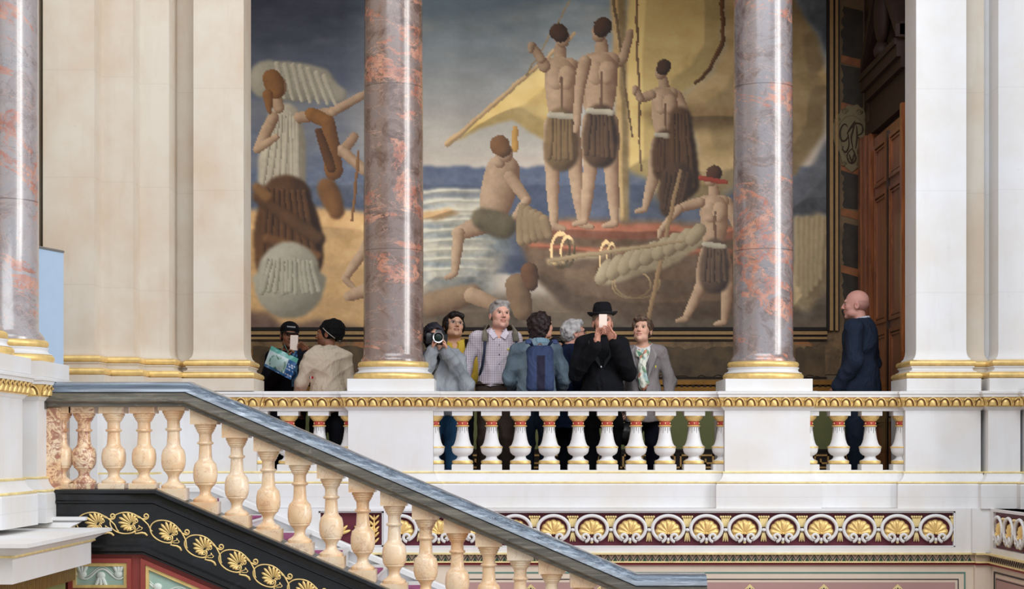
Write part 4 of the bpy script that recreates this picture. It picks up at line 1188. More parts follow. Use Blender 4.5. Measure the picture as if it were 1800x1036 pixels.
# alabaster balusters
def ab_prof(h, z0):
    """turned silhouette measured on the photograph; z0 start, h height"""
    P = [(0,.045),(0.0,.084),(.009,.0875),(.035,.086),(.0515,.074),(.07,.055),(.094,.0437),(.12,.0395),(.146,.0395),(.17,.045),(.19,.0525),(.205,.060),(.215,.066),(.222,.072),(.238,.074),(.246,.0725),(.25,.079),(.27,.082),(.30,.086),(.35,.0885),(.42,.087),(.47,.081),(.49,.0775),
         (.50,.0745),(.505,.070),(.52,.062),(.54,.054),(.56,.0495),(.64,.0465),(.715,.0445),(.735,.045),(.742,.056),(.758,.060),(.772,.057),(.778,.047),(.80,.0455),(.86,.0455),(.878,.048),(.885,.054),(.90,.055),(.905,.062),(.93,.064),(.935,.070),(.96,.072),(.965,.078),(.985,.080),(1.0,.079)]
    return [(r, z0+h*t) for t, r in P]
def alab(kind):
    o = MB()
    if kind == 'flat':
        h0, hb = .042, .504
        o.rectloft(-.094, .094, -.094, .094, [(-.004, 0), (0, .004), (0, h0-.004), (-.004, h0)])
        o.rectloft(-.090, .090, -.09, .09, [(-.004, h0+hb), (0, h0+hb+.004), (0, h0+hb+.052)])
        zt = h0+hb
    else:
        h0, hb = .085, .560; q = .5*.94
        # block with a sloping foot: bottom follows the string
        w = .098
        o.prism([(-w, SL*w-.0), (w, -SL*w), (w, h0), (-w, h0)], -.096, .096)
        o.prism([(-.096, h0+hb), (.096, h0+hb), (.096, h0+hb+.030+.0), (-.096, h0+hb+.030+SL*.192)], -.092, .092)
    o.lathe(0, 0, ab_prof(hb, h0), 28)
    return o.build('stair_baluster', M['alab'], None, angle=42)
fl = alab('flat'); slp = alab('slope')
YB2 = -2.83
first = {}
names = {}
pxs = [(107, 'flat'), (148, 'flat'), (200, 'flat'), (253.3, 'flat')]
idx = 1
for px, kd in pxs:
    o = fl if 'f' not in first else fl.copy()
    if 'f' in first: COL.objects.link(o)
    first['f'] = 1
    o.location = (PX(px, YB2), YB2, sb_[1])
    tag(o, 'alabaster baluster, %s from the left under the level handrail%s' % (ORD[idx], {1: ', beside the pedestal', 2: '', 3: '', 4: ''}[idx]), 'baluster', 'alabaster balusters of the stair')
    if idx == 2: o.data = o.data.copy(); o.data.materials[0] = M['alabred']; o['label'] = 'strongly red-veined alabaster baluster, second from the left under the level handrail'
    idx += 1
spx = [305]+[361+55.35*k for k in range(15)]
yb_line = lambda x: sb_[1]-SL*(x-sb_[0])
for i, px in enumerate(spx):
    x = PX(px, YB2)
    o = slp if 's' not in first else slp.copy()
    if 's' in first: COL.objects.link(o)
    first['s'] = 1
    # turned part bottom on the photograph: 848+ for the first, 906.6 at 417, 0.43 slope
    zb = PZ(906.6+.43*(px-417), YB2)
    o.location = (x, YB2, zb-.085)
    tag(o, 'alabaster baluster, %s down from the top of the sloping handrail' % ORD[i+1], 'baluster', 'alabaster balusters of the stair')
b = MB(); b.box(-3.36, -3.24, YS+.06, YK-.04, sb_[1], rb[1]-.19)
o = b.build('stair_half_pier', M['alabred'], None); tag(o, 'flat pinkish alabaster strip against the left pedestal at the handrail end', 'half pier')

# stair treads and carpet, landing
b = MB()
b.box(-6, -2.45, -2.66, -.13, -.25, 0.0); struct('floor_landing', b, M['stair'])
b = MB(); cp_ = MB()
x = -2.45; z = 0; run, rise = .337, .145
for k in range(14):
    z -= rise
    b.box(x, x+run+.02, -2.63, -.21, z-.6, z); b.tube([(x+run+.02, -2.63, z-.018), (x+run+.02, -.21, z-.018)], .018, 8)
    cp_.box(x+.0, x+run+.03, -1.95, -.85, z+.0005, z+.014); cp_.box(x-.002, x+.012, -1.95, -.85, z, z+rise+.012)
    x += run
sc_ = b.build('staircase', M['stair'], None); tag(sc_, 'pale marble steps descending to the right behind the alabaster balusters', 'stairs')
cp = cp_.build('carpet_runner', M['carpet'], sc_); cp['label'] = 'magenta patterned stair carpet'
# wall string on the far side of the flight
ws = [(-3.9, .10), (-2.60, .10), (2.0, .10-SL*4.60)]
b = MB(); sweep(b, ws, [(-.10, 0), (-.19, 0), (-.20, -.012), (-.20, -.05), (-.188, -.06), (-.175, -.075), (-.165, -.13), (-.178, -.14), (-.178, -.165), (-.15, -.175), (-.15, -.42), (-.10, -.42)])
o = b.build('wall_string', M['white'], None, angle=35); tag(o, 'white moulded stair skirting sloping down along the gallery wall behind the balusters', 'stair skirting')

# wall under the string: terracotta with sage floral panels
b = MB(); b.prism([(-6, sb_[1]-.45), (sb_[0]-.1, sb_[1]-.45), (2.2, sb_[1]-.45-SL*(2.3-sb_[0]+0)), (2.2, -4.5), (-6, -4.5)], YS+.03, -2.7)
struct('wall_stair', b, M['redwall'])
def floral_panel(label, poly, tulips, vine):
    t = empty('floral_panel', (poly[0][0], YS+.03, min(p[1] for p in poly))); tag(t, label, 'wall panel')
    ox, oy, oz = t.location
    def ins(poly, d):
        n = len(poly); out = []
        for i in range(n):
            p0, p1, p2 = Vector(poly[i-1]), Vector(poly[i]), Vector(poly[(i+1) % n])
            a = (p1-p0).normalized(); c = (p2-p1).normalized()
            na = Vector((a.y, -a.x)); nc = Vector((c.y, -c.x)); m = (na+nc).normalized(); k = d/m.dot(na)
            out.append(tuple(p1+m*k))
        return out
    def ring(name, d0, d1, y0, mat):
        A, B = ins(poly, d0), ins(poly, d1); b = MB(); n = len(poly)
        for i in range(n):
            j = (i+1) % n
            vs = [(p[0]-ox, y, p[1]-oz) for y in (y0-oy, 0) for p in (A[i], A[j], B[j], B[i])]
            b.add(vs, [(0,1,2,3),(7,6,5,4),(0,4,5,1),(1,5,6,2),(2,6,7,3),(3,7,4,0)])
        return b.build(name, mat, t)
    ring('red_moulding', -.035, -.004, YS-.004, M['redwall']); ring('gilt_frame', -.002, .020, YS+.006, M['gold'])
    A = ins(poly, .018); b = MB(); b.prism([(p[0]-ox, p[1]-oz) for p in A], YS+.024-oy, 0); b.build('sage_field', M['sage'], t)
    b = MB()
    P = [Vector((x-ox, YS+.022-oy, z-oz)) for x, z in vine]
    b.tube(P, .008, 6, flat=.6, normal=(0,1,0)); b.tube([p+Vector((0,0,.018)) for p in P], .004, 6, flat=.6, normal=(0,1,0))
    b.build('vine_relief', M['relief'], t, smooth=True)
    for (x, z, ang) in tulips:
        b = MB(); R_ = Euler((0, ang, 0)).to_matrix(); c0 = Vector((x-ox, YS+.02-oy, z-oz))
        for dx, a2 in ((-.022, -.45), (0, 0), (.022, .45)):
            b.ell(c0+R_ @ Vector((dx, 0, .012)), (.017, .012, .052), R_ @ Euler((0, a2, 0)).to_matrix(), 8, 6)
        b.ell(c0+R_ @ Vector((0, 0, -.03)), (.034, .012, .028), R_, 8, 6)
        b.build('tulip', M['relief'], t, smooth=True)
    return t
x_ = lambda p: PX(p, YS); z_ = lambda p: PZ(p, YS)
vine = [(x_(128+4*i), z_(1010-9*math.sin(i*.42+2.6))) for i in range(23)]
floral_panel('small rectangular pale sage panel with white tulip relief and gilt frame, below the landing string', [(x_(128), z_(991)), (x_(222), z_(991)), (x_(222), z_(1034)), (x_(128), z_(1034))][::1],
             [(x_(143), z_(1003), 0), (x_(176), z_(1020), math.pi), (x_(207), z_(1003), 0)], vine)
poly = [(x_(256), z_(995)), (x_(560), z_(995)-SL*(x_(560)-x_(256))), (x_(560), z_(1200)), (x_(256), z_(1080))]
vine2 = [(x_(262+5*i), z_(1028+i*1.6-8*math.sin(i*.42+3.0))) for i in range(40)]
floral_panel('larger sloping pale sage panel with white tulip relief, under the falling string', poly, [(x_(276+62*i), z_(1040+24*i), (0 if i % 2 else math.pi)) for i in range(4)], vine2)

# ================================================================== LEFT FOREGROUND: side gallery pedestals, cornices
pedestal('side_pedestal', 'white pedestal with gilt egg moulding where the handrail ends, under the left marble column', -4.0, -3.34, -3.20, -2.55, 'FR')
pedestal('side_pedestal', 'nearest white pedestal cut by the left edge of the picture', -4.0, -3.34, -4.30, -3.58, 'FR')
b = MB(); b.box(-3.9, -3.5, -3.5, -3.28, -.1, .75); struct('wall_side_gallery', b, M['white'])
def slab(label, x0, x1, y0, y1, ztop, thick):
    t = empty('cornice_block', ((x0+x1)/2, (y0+y1)/2, ztop-thick)); tag(t, label, 'cornice'); o_ = t.location
    b = MB(); b.rectloft(x0, x1, y0, y1, [(-.12, ztop-thick), (-.12, ztop-.10), (-.10, ztop-.088), (-.10, ztop-.075), (-.085, ztop-.062), (-.05, ztop-.045), (-.03, ztop-.032), (-.012, ztop-.028), (0, ztop-.024), (0, ztop)])
    o = b.build('moulding', M['white'], t, angle=30); o.location = -o_
    b = MB(); b.rectloft(x0, x1, y0, y1, [(-.13, ztop-.090), (-.098, ztop-.0895), (-.093, ztop-.082), (-.098, ztop-.0745), (-.13, ztop-.074)])
    o = b.build('gilt_line', M['goldpale'], t, angle=60); o.location = -o_
slab('large white cornice block jutting into the bottom left corner, gilt line below its edge', -6, -2.83, -5.37, -3.12, -.135, .245)
slab('thin white slab just behind the large cornice block, against the black string', -5.9, -3.02, -3.11, -3.055, -.06, .20)
b = MB()
for k in range(60): 
    y = -5.2+k*.034
    b.box(-3.10, -3.075, y, y+.022, -.50, -.385)
b.box(-3.3, -3.09, -5.25, -3.15, -.50, -.382)
for k in range(30):
    x = -3.12-k*.034; b.box(x-.022, x, -5.28, -5.25, -.50, -.385)
o = b.build('ribbed_frieze', gold_mat('bronze_ribs', (150,116,60), .45, .5), None); tag(o, 'ribbed dull gilt band under the large white cornice block at bottom left', 'frieze')
b = MB(); b.box(-6, -3.14, -5.2, -3.2, -4.5, -.50); struct('wall_side_lower', b, M['green'])
# pale pull-up banner
t = empty('pull_up_banner', (-3.79, -1.55, 0), math.radians(72)); tag(t, 'plain pale blue pull-up banner standing behind the left marble column', 'banner')
b = MB(); b.box(-.42, .42, -.002, .002, .09, 2.02); b.build('banner_sheet', plain('pale_blue_banner', (176,200,226), .5, var=.02), t)
b = MB(); b.rectloft(-.43, .43, -.05, .05, [(0, 0), (0, .05), (-.02, .09)]); b.build('base_case', plain('brushed_aluminium', (170,172,176), .35, .8), t)
b = MB(); b.tube([(0, .03, .05), (0, .03, 2.05)], .008, 8); b.tube([(-.42, 0, 2.03), (.42, 0, 2.03)], .012, 8); b.build('support_pole', plain('brushed_aluminium_pole', (150,152,156), .35, .8), t)

# ================================================================== PEOPLE (one continuous skin each, clothes and hair as their parts)
def rotm(yaw=0, pitch=0, roll=0):
    """yaw about z (+ turns the face to the picture's right), pitch (+ looks up), roll (+ tips to the picture's right)"""
    y, p, r = math.radians(yaw), math.radians(pitch), math.radians(roll)
    return np.array(Matrix.Rotation(y, 3, 'Z') @ Matrix.Rotation(-p, 3, 'X') @ Matrix.Rotation(r, 3, 'Y'))
I3 = np.eye(3)
def cap(a, b, ra, rb=None): return ('cap', np.array(a, float), np.array(b, float), ra, ra if rb is None else rb)
def ell(c, r, R=None): return ('ell', np.array(c, float), np.array(r, float), I3 if R is None else np.array(R))
def bx(c, h, R=None, rd=.01): return ('box', np.array(c, float), np.array(h, float), I3 if R is None else np.array(R), rd)
def bounds(p):
    if p[0] == 'cap':
        r = max(p[3], p[4]); return np.minimum(p[1], p[2])-r, np.maximum(p[1], p[2])+r
    if p[0] == 'ell': r = p[2].max(); return p[1]-r, p[1]+r
    r = np.linalg.norm(p[2]); return p[1]-r, p[1]+r
def sdist(p, x, y, z):
    if p[0] == 'cap':
        a, b, ra, rb = p[1:]; d = b-a; q = max(1e-9, d @ d)
        t = np.clip(((x-a[0])*d[0]+(y-a[1])*d[1]+(z-a[2])*d[2])/q, 0, 1)
        return np.sqrt((x-a[0]-t*d[0])**2+(y-a[1]-t*d[1])**2+(z-a[2]-t*d[2])**2)-(ra+(rb-ra)*t)
    c = p[1]; R = p[3]; dx, dy, dz = x-c[0], y-c[1], z-c[2]
    lx = R[0,0]*dx+R[1,0]*dy+R[2,0]*dz; ly = R[0,1]*dx+R[1,1]*dy+R[2,1]*dz; lz = R[0,2]*dx+R[1,2]*dy+R[2,2]*dz
    if p[0] == 'ell':
        r = p[2]; k0 = np.sqrt((lx/r[0])**2+(ly/r[1])**2+(lz/r[2])**2); k1 = np.sqrt((lx/r[0]**2)**2+(ly/r[1]**2)**2+(lz/r[2]**2)**2)+1e-9
        return k0*(k0-1)/k1
    h, rd = p[2], p[4]; qx, qy, qz = np.abs(lx)-h[0]+rd, np.abs(ly)-h[1]+rd, np.abs(lz)-h[2]+rd
    return np.sqrt(np.maximum(qx,0)**2+np.maximum(qy,0)**2+np.maximum(qz,0)**2)+np.minimum(np.maximum(qx, np.maximum(qy, qz)), 0)-rd
class Field:
    """signed distance grid; ops are (prim, 'add'|'sub'|'cut', blend)"""
    def __init__(s, ops, h, infl=0.0, warp=None, pad=.03):
        s.h = h
        B = [bounds(o[0]) for o in ops if o[1] == 'add']
        lo = np.min([b_[0] for b_ in B], 0)-pad-abs(infl); hi = np.max([b_[1] for b_ in B], 0)+pad+abs(infl)
        s.lo = lo; n = np.ceil((hi-lo)/h).astype(int)+1
        s.ax = [lo[i]+h*np.arange(n[i]) for i in range(3)]
        V = np.full(n, 1.0, np.float32)
        for o in ops:
            p, mode, k = o[:3]; b0, b1 = bounds(p); m = .05+k+abs(infl)
            i0 = np.clip(((b0-m-lo)/h).astype(int), 0, n-1); i1 = np.clip(((b1+m-lo)/h).astype(int)+2, 0, n)
            if (i1 <= i0).any(): continue
            sl = tuple(slice(a, c) for a, c in zip(i0, i1))
            X, Y, Z_ = [s.ax[i][i0[i]:i1[i]].reshape([-1 if j == i else 1 for j in range(3)]).astype(np.float32) for i in range(3)]
            d = sdist(p, X, Y, Z_).astype(np.float32); v = V[sl]
            if mode == 'add':
                d = d-infl
                if k > 0:
                    g = np.clip(.5+.5*(v-d)/k, 0, 1); V[sl] = v*(1-g)+d*g-k*g*(1-g)
                else: V[sl] = np.minimum(v, d)
            elif mode == 'sub':
                if k > 0:
                    g = np.clip(.5-.5*(v+d)/k, 0, 1); V[sl] = v*(1-g)+(-d)*g+k*g*(1-g)
                else: V[sl] = np.maximum(v, -d)
            elif mode == 'keep':
                V[sl] = np.maximum(v, d)
        if warp is not None:
            X, Y, Z_ = [s.ax[i].reshape([-1 if j == i else 1 for j in range(3)]) for i in range(3)]
            V = (V+warp(X, Y, Z_)).astype(np.float32)
        V[0] = V[-1] = 1; V[:, 0] = V[:, -1] = 1; V[:, :, 0] = V[:, :, -1] = 1
        s.V = V
    def mesh(s):
        V = s.V; S = V < 0
        n = np.array(V.shape)-1
        cnt = np.zeros(n, np.int8)
        cs = [(i, j, k) for i in (0, 1) for j in (0, 1) for k in (0, 1)]
        for c in cs: cnt += S[c[0]:c[0]+n[0], c[1]:c[1]+n[1], c[2]:c[2]+n[2]]
        act = (cnt > 0) & (cnt < 8)
        idx = np.argwhere(act); ids = np.full(n, -1, np.int64); ids[act] = np.arange(len(idx))
        acc = np.zeros((len(idx), 3)); num = np.zeros(len(idx))
        for c in cs:
            for ax in range(3):
                if c[ax]: continue
                e = list(c); e[ax] = 1
                v0 = V[idx[:,0]+c[0], idx[:,1]+c[1], idx[:,2]+c[2]]; v1 = V[idx[:,0]+e[0], idx[:,1]+e[1], idx[:,2]+e[2]]
                m = (v0 < 0) != (v1 < 0); t = np.where(m, v0/(v0-v1+1e-12), 0)
                p = np.array(c, float)[None].repeat(len(idx), 0); p[:, ax] += t
                acc[m] += p[m]; num[m] += 1
        vs = (idx+acc/num[:, None])*s.h+s.lo
        quads = []
        for ax in range(3):
            o1, o2 = [i for i in range(3) if i != ax]
            sl0 = [slice(1, n[i]) for i in range(3)]; sl0[ax] = slice(0, n[ax]); sl1 = list(sl0); sl1[ax] = slice(1, n[ax]+1)
            a_ = S[tuple(sl0)]; b_ = S[tuple(sl1)]
            e = np.argwhere(a_ != b_); 
            if not len(e): continue
            inside = a_[tuple(e.T)]
            g = e.copy(); g[:, o1] += 1; g[:, o2] += 1
            def cell(d1, d2):
                q = g.copy(); q[:, o1] -= d1; q[:, o2] -= d2; return ids[q[:,0], q[:,1], q[:,2]]
            Q = np.stack([cell(1,1), cell(0,1), cell(0,0), cell(1,0)], -1)
            flip = inside if ax != 1 else ~inside
            Q[~flip] = Q[~flip][:, ::-1]
            quads.append(Q)
        Q = np.concatenate(quads); Q = Q[(Q >= 0).all(1)]
        return vs, Q
def sculpt(name, ops, h, mat, parent, color, infl=0.0, warp=None):
    vs, Q = Field(ops, h, infl, warp).mesh()
    col = color(vs) if callable(color) else np.tile(np.array(color, float), (len(vs), 1))
    return quick_mesh(name, vs, Q, mat, col=col, parent=parent)
def L3(c): return np.array(lin(c))

M['skin'] = tint_mat('skin', .5, 1.0, .04, 90, sss=.08, spec=.35)
M['hair'] = tint_mat('hair', .55, 1.0, .5, 120, spec=.3)
M['cloth'] = tint_mat('cloth', .85, 1.0, .15, 220, spec=.2, crease=.95)
M['eyewhite'] = plain('eye_white', (178,166,158), .5, var=.02, spec=.2); M['iris'] = plain('dark_iris', (34,24,20), .45, spec=.2)
M['glass'] = plain('spectacle_glass', (196,206,212), .08); M['blackp'] = plain('black_plastic', (14,14,16), .35); M['steel'] = plain('bright_steel', (190,190,194), .25, .9)
M['phonew'] = plain('pale_phone_back', (238,220,206), .4, var=.02)

def folds(amp, seed, ks=(14, 9, 22)):
    r = np.random.RandomState(seed); W = [(r.uniform(-1, 1, 3), r.uniform(0, 6.28), k) for k in ks for _ in range(3)]
    def f(X, Y, Z_):
        s = 0
        for w, ph, k in W:
            w = w/np.linalg.norm(w)*np.array([1, 1, .75])
            s = s+np.sin(k*2*(w[0]*X+w[1]*Y+w[2]*Z_)+ph+1.6*np.sin(k*.7*(w[1]*X-w[0]*Z_)+ph*2))
        if amp >= .5: return (amp*s/len(W)*1.6).astype(np.float32)
        q = 0
        for i, (w, ph, kk_) in enumerate(W[:6]):
            w = w/np.linalg.norm(w); q = q+(1-np.abs(np.sin(.55*kk_*(w[0]*X+w[1]*Y+.8*w[2]*Z_+.05*np.sin(9*Z_+ph))*2+ph)))**3
        return (amp*(s/len(W)*2.6+1.5*(.9-q/1.6)*.8)).astype(np.float32)
    return f

def head_ops(c, R, k=1.0, fat=1.0, nose=1.0, jaw=1.0):
    T = lambda p: c+R @ (np.array(p, float)*k)
    E = lambda p, r: ell(T(p), np.array(r)*k, R)
    C = lambda a, b, ra, rb: cap(T(a), T(b), ra*k, rb*k)
    o = [(E((0,.014,.034), (.077,.094,.083)), 'add', .0), (E((0,-.03,-.02), (.062*fat,.062,.078)), 'add', .03), (E((0,-.040,-.078), (.046*fat*jaw,.044,.034)), 'add', .03)]
    for s_ in (-1, 1):
        o += [(E((s_*.036*fat,-.062,-.024), (.024,.020,.024)), 'add', .02), (E((s_*.044*fat,-.018,-.075), (.018,.034,.024)), 'add', .025),
              (E((s_*.032,-.098,.004), (.0185,.017,.0115)), 'sub', .014)]
    o += [(C((-.034,-.083,.025), (.034,-.083,.025), .0105, .0105), 'add', .016)]
    o += [(C((0,-.090,.014), (0,-.110*nose,-.026), .0075, .0115), 'add', .010)]
    for s_ in (-1, 1): o += [(E((s_*.0115,-.098,-.031), (.0085,.010,.008)), 'add', .006)]
    o += [(E((0,-.089,-.053), (.024,.012,.0065)), 'add', .006), (E((0,-.087,-.066), (.021,.012,.008)), 'add', .005), (C((-.021,-.100,-.0592), (.021,-.100,-.0592), .0018, .0018), 'sub', .004),
          (E((0,-.076,-.098), (.021,.017,.017)), 'add', .018)]
    for s_ in (-1, 1):
        o += [(E((s_*.080,.012,-.012), (.009,.020,.032)), 'add', .006), (E((s_*.088,.006,-.010), (.006,.010,.018)), 'sub', .006)]
    return o
def hand_ops(w, R, k=1.0, curl=(.5,.6,.7,.8), thumb=.5, side=1, spread=.10):
    """hand from wrist w. R columns: x = across the palm (thumb side = -side*x), y = palm normal (fingers curl towards +y), z = along the fingers"""
    T = lambda p: w+R @ (np.array(p, float)*k)
    o = [(ell(T((0, 0, .045)), np.array((.040,.014,.050))*k, R), 'add', .012), (ell(T((0, .002, .02)), np.array((.030,.016,.03))*k, R), 'add', .012)]
    for i in range(4):
        x0 = side*(-.030+.020*i); L = (.040, .045, .042, .033)[i]; r = (.0088, .0090, .0085, .0076)[i]
        a = curl[i]; ang = 0.0; p = np.array((x0, 0, .083-(.004 if i in (0, 3) else 0))); sx = side*spread*(i-1.5)
        for q, (seg, f) in enumerate(((L, .55), (L*.62, 1.0), (L*.5, .75))):
            ang += a*f*1.5
            d = np.array((sx*math.cos(ang), math.sin(ang), math.cos(ang))); p2 = p+d*seg
            o.append((cap(T(p), T(p2), r*(1-.07*q)*k, r*(1-.07*(q+1))*k), 'add', .0035)); p = p2
    p = np.array((-side*.024, .004, .02)); ang = .5
    for seg, rr, (dx, dy, dz) in ((.042, .0125, (-.72, .35*thumb+.1, .62)), (.034, .0105, (-.38, .8*thumb+.1, .8)), (.026, .0088, (-.1, 1.0*thumb+.1, .85))):
        d = np.array((side*dx, dy, dz)); d /= np.linalg.norm(d); p2 = p+d*seg
        o.append((cap(T(p), T(p2), rr*k, rr*.9*k), 'add', .006)); p = p2
    return o
def basis(z, y):
    z = np.array(z, float); z /= np.linalg.norm(z); y = np.array(y, float); y -= z*(y @ z); y /= np.linalg.norm(y)
    return np.stack([np.cross(y, z), y, z], 1)

def skeleton(h, **kw):
    k = h/1.75
    J = dict(k=k, pelvis=(0,0,.95*k), waist=(0,0,1.10*k), chest=(0,0,1.30*k), neck=(0,.015*k,1.47*k), head=(0,-.012*k,1.63*k),
             shL=(-.165*k,.01,1.415*k), shR=(.165*k,.01,1.415*k), elL=(-.235*k,.03,1.14*k), elR=(.235*k,.03,1.14*k), wrL=(-.25*k,-.09*k,.91*k), wrR=(.25*k,-.09*k,.91*k),
             hipL=(-.09*k,0,.92*k), hipR=(.09*k,0,.92*k), knL=(-.10*k,-.01,.50*k), knR=(.10*k,-.01,.50*k), anL=(-.105*k,.02,.08*k), anR=(.105*k,.02,.08*k), fat=1.0, shoulder=1.0)
    J.update(kw)
    for q in J:
        if isinstance(J[q], tuple): J[q] = np.array(J[q], float)
    return J
def torso_ops(J, thin=1.0, hips=True):
    k = J['k']; f = J['fat']*thin
    n, c, w, p = J['neck'], J['chest'], J['waist'], J['pelvis']
    o = [(ell(c+np.array((0,.0,0)), (.155*k*f, .108*k*f, .20*k)), 'add', 0), (ell(w, (.148*k*f, .108*k*f*(1+.25*(f-1)), .17*k)), 'add', .06),
         (ell(c+np.array((0,.012,.10*k)), (.155*k*J['shoulder']*thin, .078*k, .070*k)), 'add', .05)]
    if hips: o.append((ell(p, (.165*k*f, .118*k*f, .13*k)), 'add', .06))
    for s_ in 'LR': o.append((cap(n+np.array((0,.01,-.03*k)), J['sh'+s_], .046*k*thin, .050*k*thin), 'add', .045))
    return o
def arm_ops(J, s_, r=(.054,.043,.030), upto=1.0, k2=.03):
    k = J['k']; a, e, w = J['sh'+s_], J['el'+s_], J['wr'+s_]
    return [(cap(a, e, r[0]*k, r[1]*k), 'add', k2), (cap(e, e+(w-e)*upto, r[1]*k, (r[1]+(r[2]-r[1])*upto)*k), 'add', .02)]
def leg_ops(J, s_, r=(.085,.056,.040)):
    k = J['k']
    return [(cap(J['hip'+s_], J['kn'+s_], r[0]*k, r[1]*k), 'add', .03), (cap(J['kn'+s_], J['an'+s_], r[1]*k, r[2]*k), 'add', .02)]

def person(label, px, Y, h, yaw, J, head=(0,0,0), skin=(212,164,136), fat=1.0, hands=None, brow=(90,66,50), lips=(176,104,92), stubble=0.0, eyes=True, group=None, hscale=1.09, hand_k=1.0):
    """puts the empty, the skin mesh and the eyes; head = (yaw, pitch, roll) relative to the body"""
    t = empty('person', (PX(px, Y), Y, 0), math.radians(yaw)); tag(t, label, 'person', group)
    k = J['k']*hscale; HR = rotm(*head); hc = J['head']
    ops = head_ops(hc, HR, k*1.02, fat)
    kk = J['k']
    ops.append((cap(hc+HR @ np.array((0,.022*k,-.05*k)), J['neck']+np.array((0,.005,-.02)), .050*kk*fat, .058*kk*fat), 'add', .025))
    ops += torso_ops(J, .9)
    for s_ in 'LR': ops += arm_ops(J, s_, (.046,.038,.026)); ops += leg_ops(J, s_, (.075,.05,.035)); ops.append((cap(J['an'+s_]+np.array((0,.02,-.03)), J['an'+s_]+np.array((0,-.14*kk,-.045)), .035, .03), 'add', .02))
    for (s_, R, curl, th) in (hands or []):
        sd = -1 if s_ == 'L' else 1
        ops += hand_ops(J['wr'+s_], R, kk*hand_k, curl, th, sd if s_ == 'R' else sd)
    sk = L3(skin); lp = L3(lips); br = L3(brow)
    def color(v):
        c = np.tile(sk, (len(v), 1)); q = (v-hc) @ HR/(k*1.02)
        near = (np.abs(q) < .14).all(1)
        x, y, z = q[:,0], q[:,1], q[:,2]
        def bl(m, cc, a=1.0):
            m = (m*near*a)[:, None]; c[:] = c*(1-m)+cc*m
        bl(np.clip(1-((np.abs(x)-.038)/.026)**2-((z+.024)/.026)**2, 0, 1)*(y < -.03), sk*np.array((1.05,.80,.78)), .5)
        bl(np.clip(1-(x/.018)**2-((z+.028)/.02)**2, 0, 1)*(y < -.08), sk*np.array((1.0,.78,.74)), .5)
        bl(np.exp(-(np.maximum(np.abs(x)-.021, 0)/.004)**2-((z+.0595)/.0075)**2)*(y < -.07), lp, .9)
        bl(np.exp(-((z+.0595)/.0018)**2)*(np.abs(x) < .022)*(y < -.07), lp*.4, .7)
        bl(np.exp(-((np.abs(x)-.032)/.015)**4-((z-.0245-.004*np.cos(x*90))/.0048)**2)*(y < -.06), br, .85)
        bl(np.exp(-((np.abs(x)-.032)/.017)**4-((z-.010)/.0028)**2)*(y < -.05), br*.5, .8)
        bl(np.exp(-(((x)/.006)**2+((z+.037)/.004)**2))*0+np.exp(-((np.abs(x)-.0065)/.0035)**2-((z+.037)/.003)**2)*(y < -.085), sk*.35, .8)
        if stubble: bl(((z < -.045)*(y < .0)).astype(float), sk*.55, stubble)
        bl(np.exp(-((np.abs(x)-.084)/.006)**2-((y-.006)/.012)**2-((z+.008)/.016)**2), sk*np.array((.8,.5,.45)), .6)
        return c
    body = sculpt('body', ops, .0052, M['skin'], t, color)
    if eyes:
        for s_ in (-1, 1):
            b = MB(); c = hc+HR @ (np.array((s_*.032, -.0765, .004))*k*1.02)
            R_ = Matrix([list(r) for r in HR]); 
            b.ell(c, (.0132*k, .0110*k, .0080*k), R_, 14, 10); b.cur = 1
            c2 = hc+HR @ (np.array((s_*.0315, -.0838, .0050))*k*1.02); b.ell(c2, (.0070*k, .0060*k, .0070*k), R_, 10, 8)
            b.build('eye', [M['eyewhite'], M['iris']], t, smooth=True)
    t_ = dict(t=t, J=J, k=k, hc=hc, HR=HR, body=body)
    return t_
def hair(P, name, extra, color, infl=.0, h=.0065, amp=.004, seed=1, base=True, mat='hair', streak=.35, face=True, back=-.05):
    k = P['k']*1.02; hc, HR = P['hc'], P['HR']
    T = lambda p: hc+HR @ (np.array(p, float)*k)
    E = lambda p, r: ell(T(p), np.array(r)*k, HR)
    ops = []
    if base: ops = [(E((0,.020,.038), (.086,.100,.090)), 'add', 0), (E((0,.050,-.01), (.076,.062,.075)), 'add', .03)]
    for q in extra:
        if q[0] == 'E': ops.append((E(q[1], q[2]), q[3], q[4]))
        elif q[0] == 'C': ops.append((cap(T(q[1]), T(q[2]), q[3]*k, q[4]*k), q[5], q[6]))
        elif q[0] == 'B': ops.append((bx(T(q[1]), np.array(q[2])*k, HR), q[3], q[4]))
    if face: ops += [(E((0,-.105,-.030), (.070,.075,.098)), 'sub', .008)]
    if back is not None: ops += [(bx(T((0,0,back-.15)), np.array((.2,.2,.15))*k, HR, .002), 'sub', .006)]
    f = folds(amp, seed, (60, 40, 90)); c0 = L3(color)
    n2 = folds(1.0, seed+5, (90, 60, 140))
    def col(v):
        g = n2(v[:,0], v[:,1]*.4, v[:,2]*.5)[:, None]; return np.clip(c0*(1+streak*g), 0, 1)
    return sculpt(name, ops, h, M[mat], P['t'], col, infl, f)
def zcut(z0, z1): pass
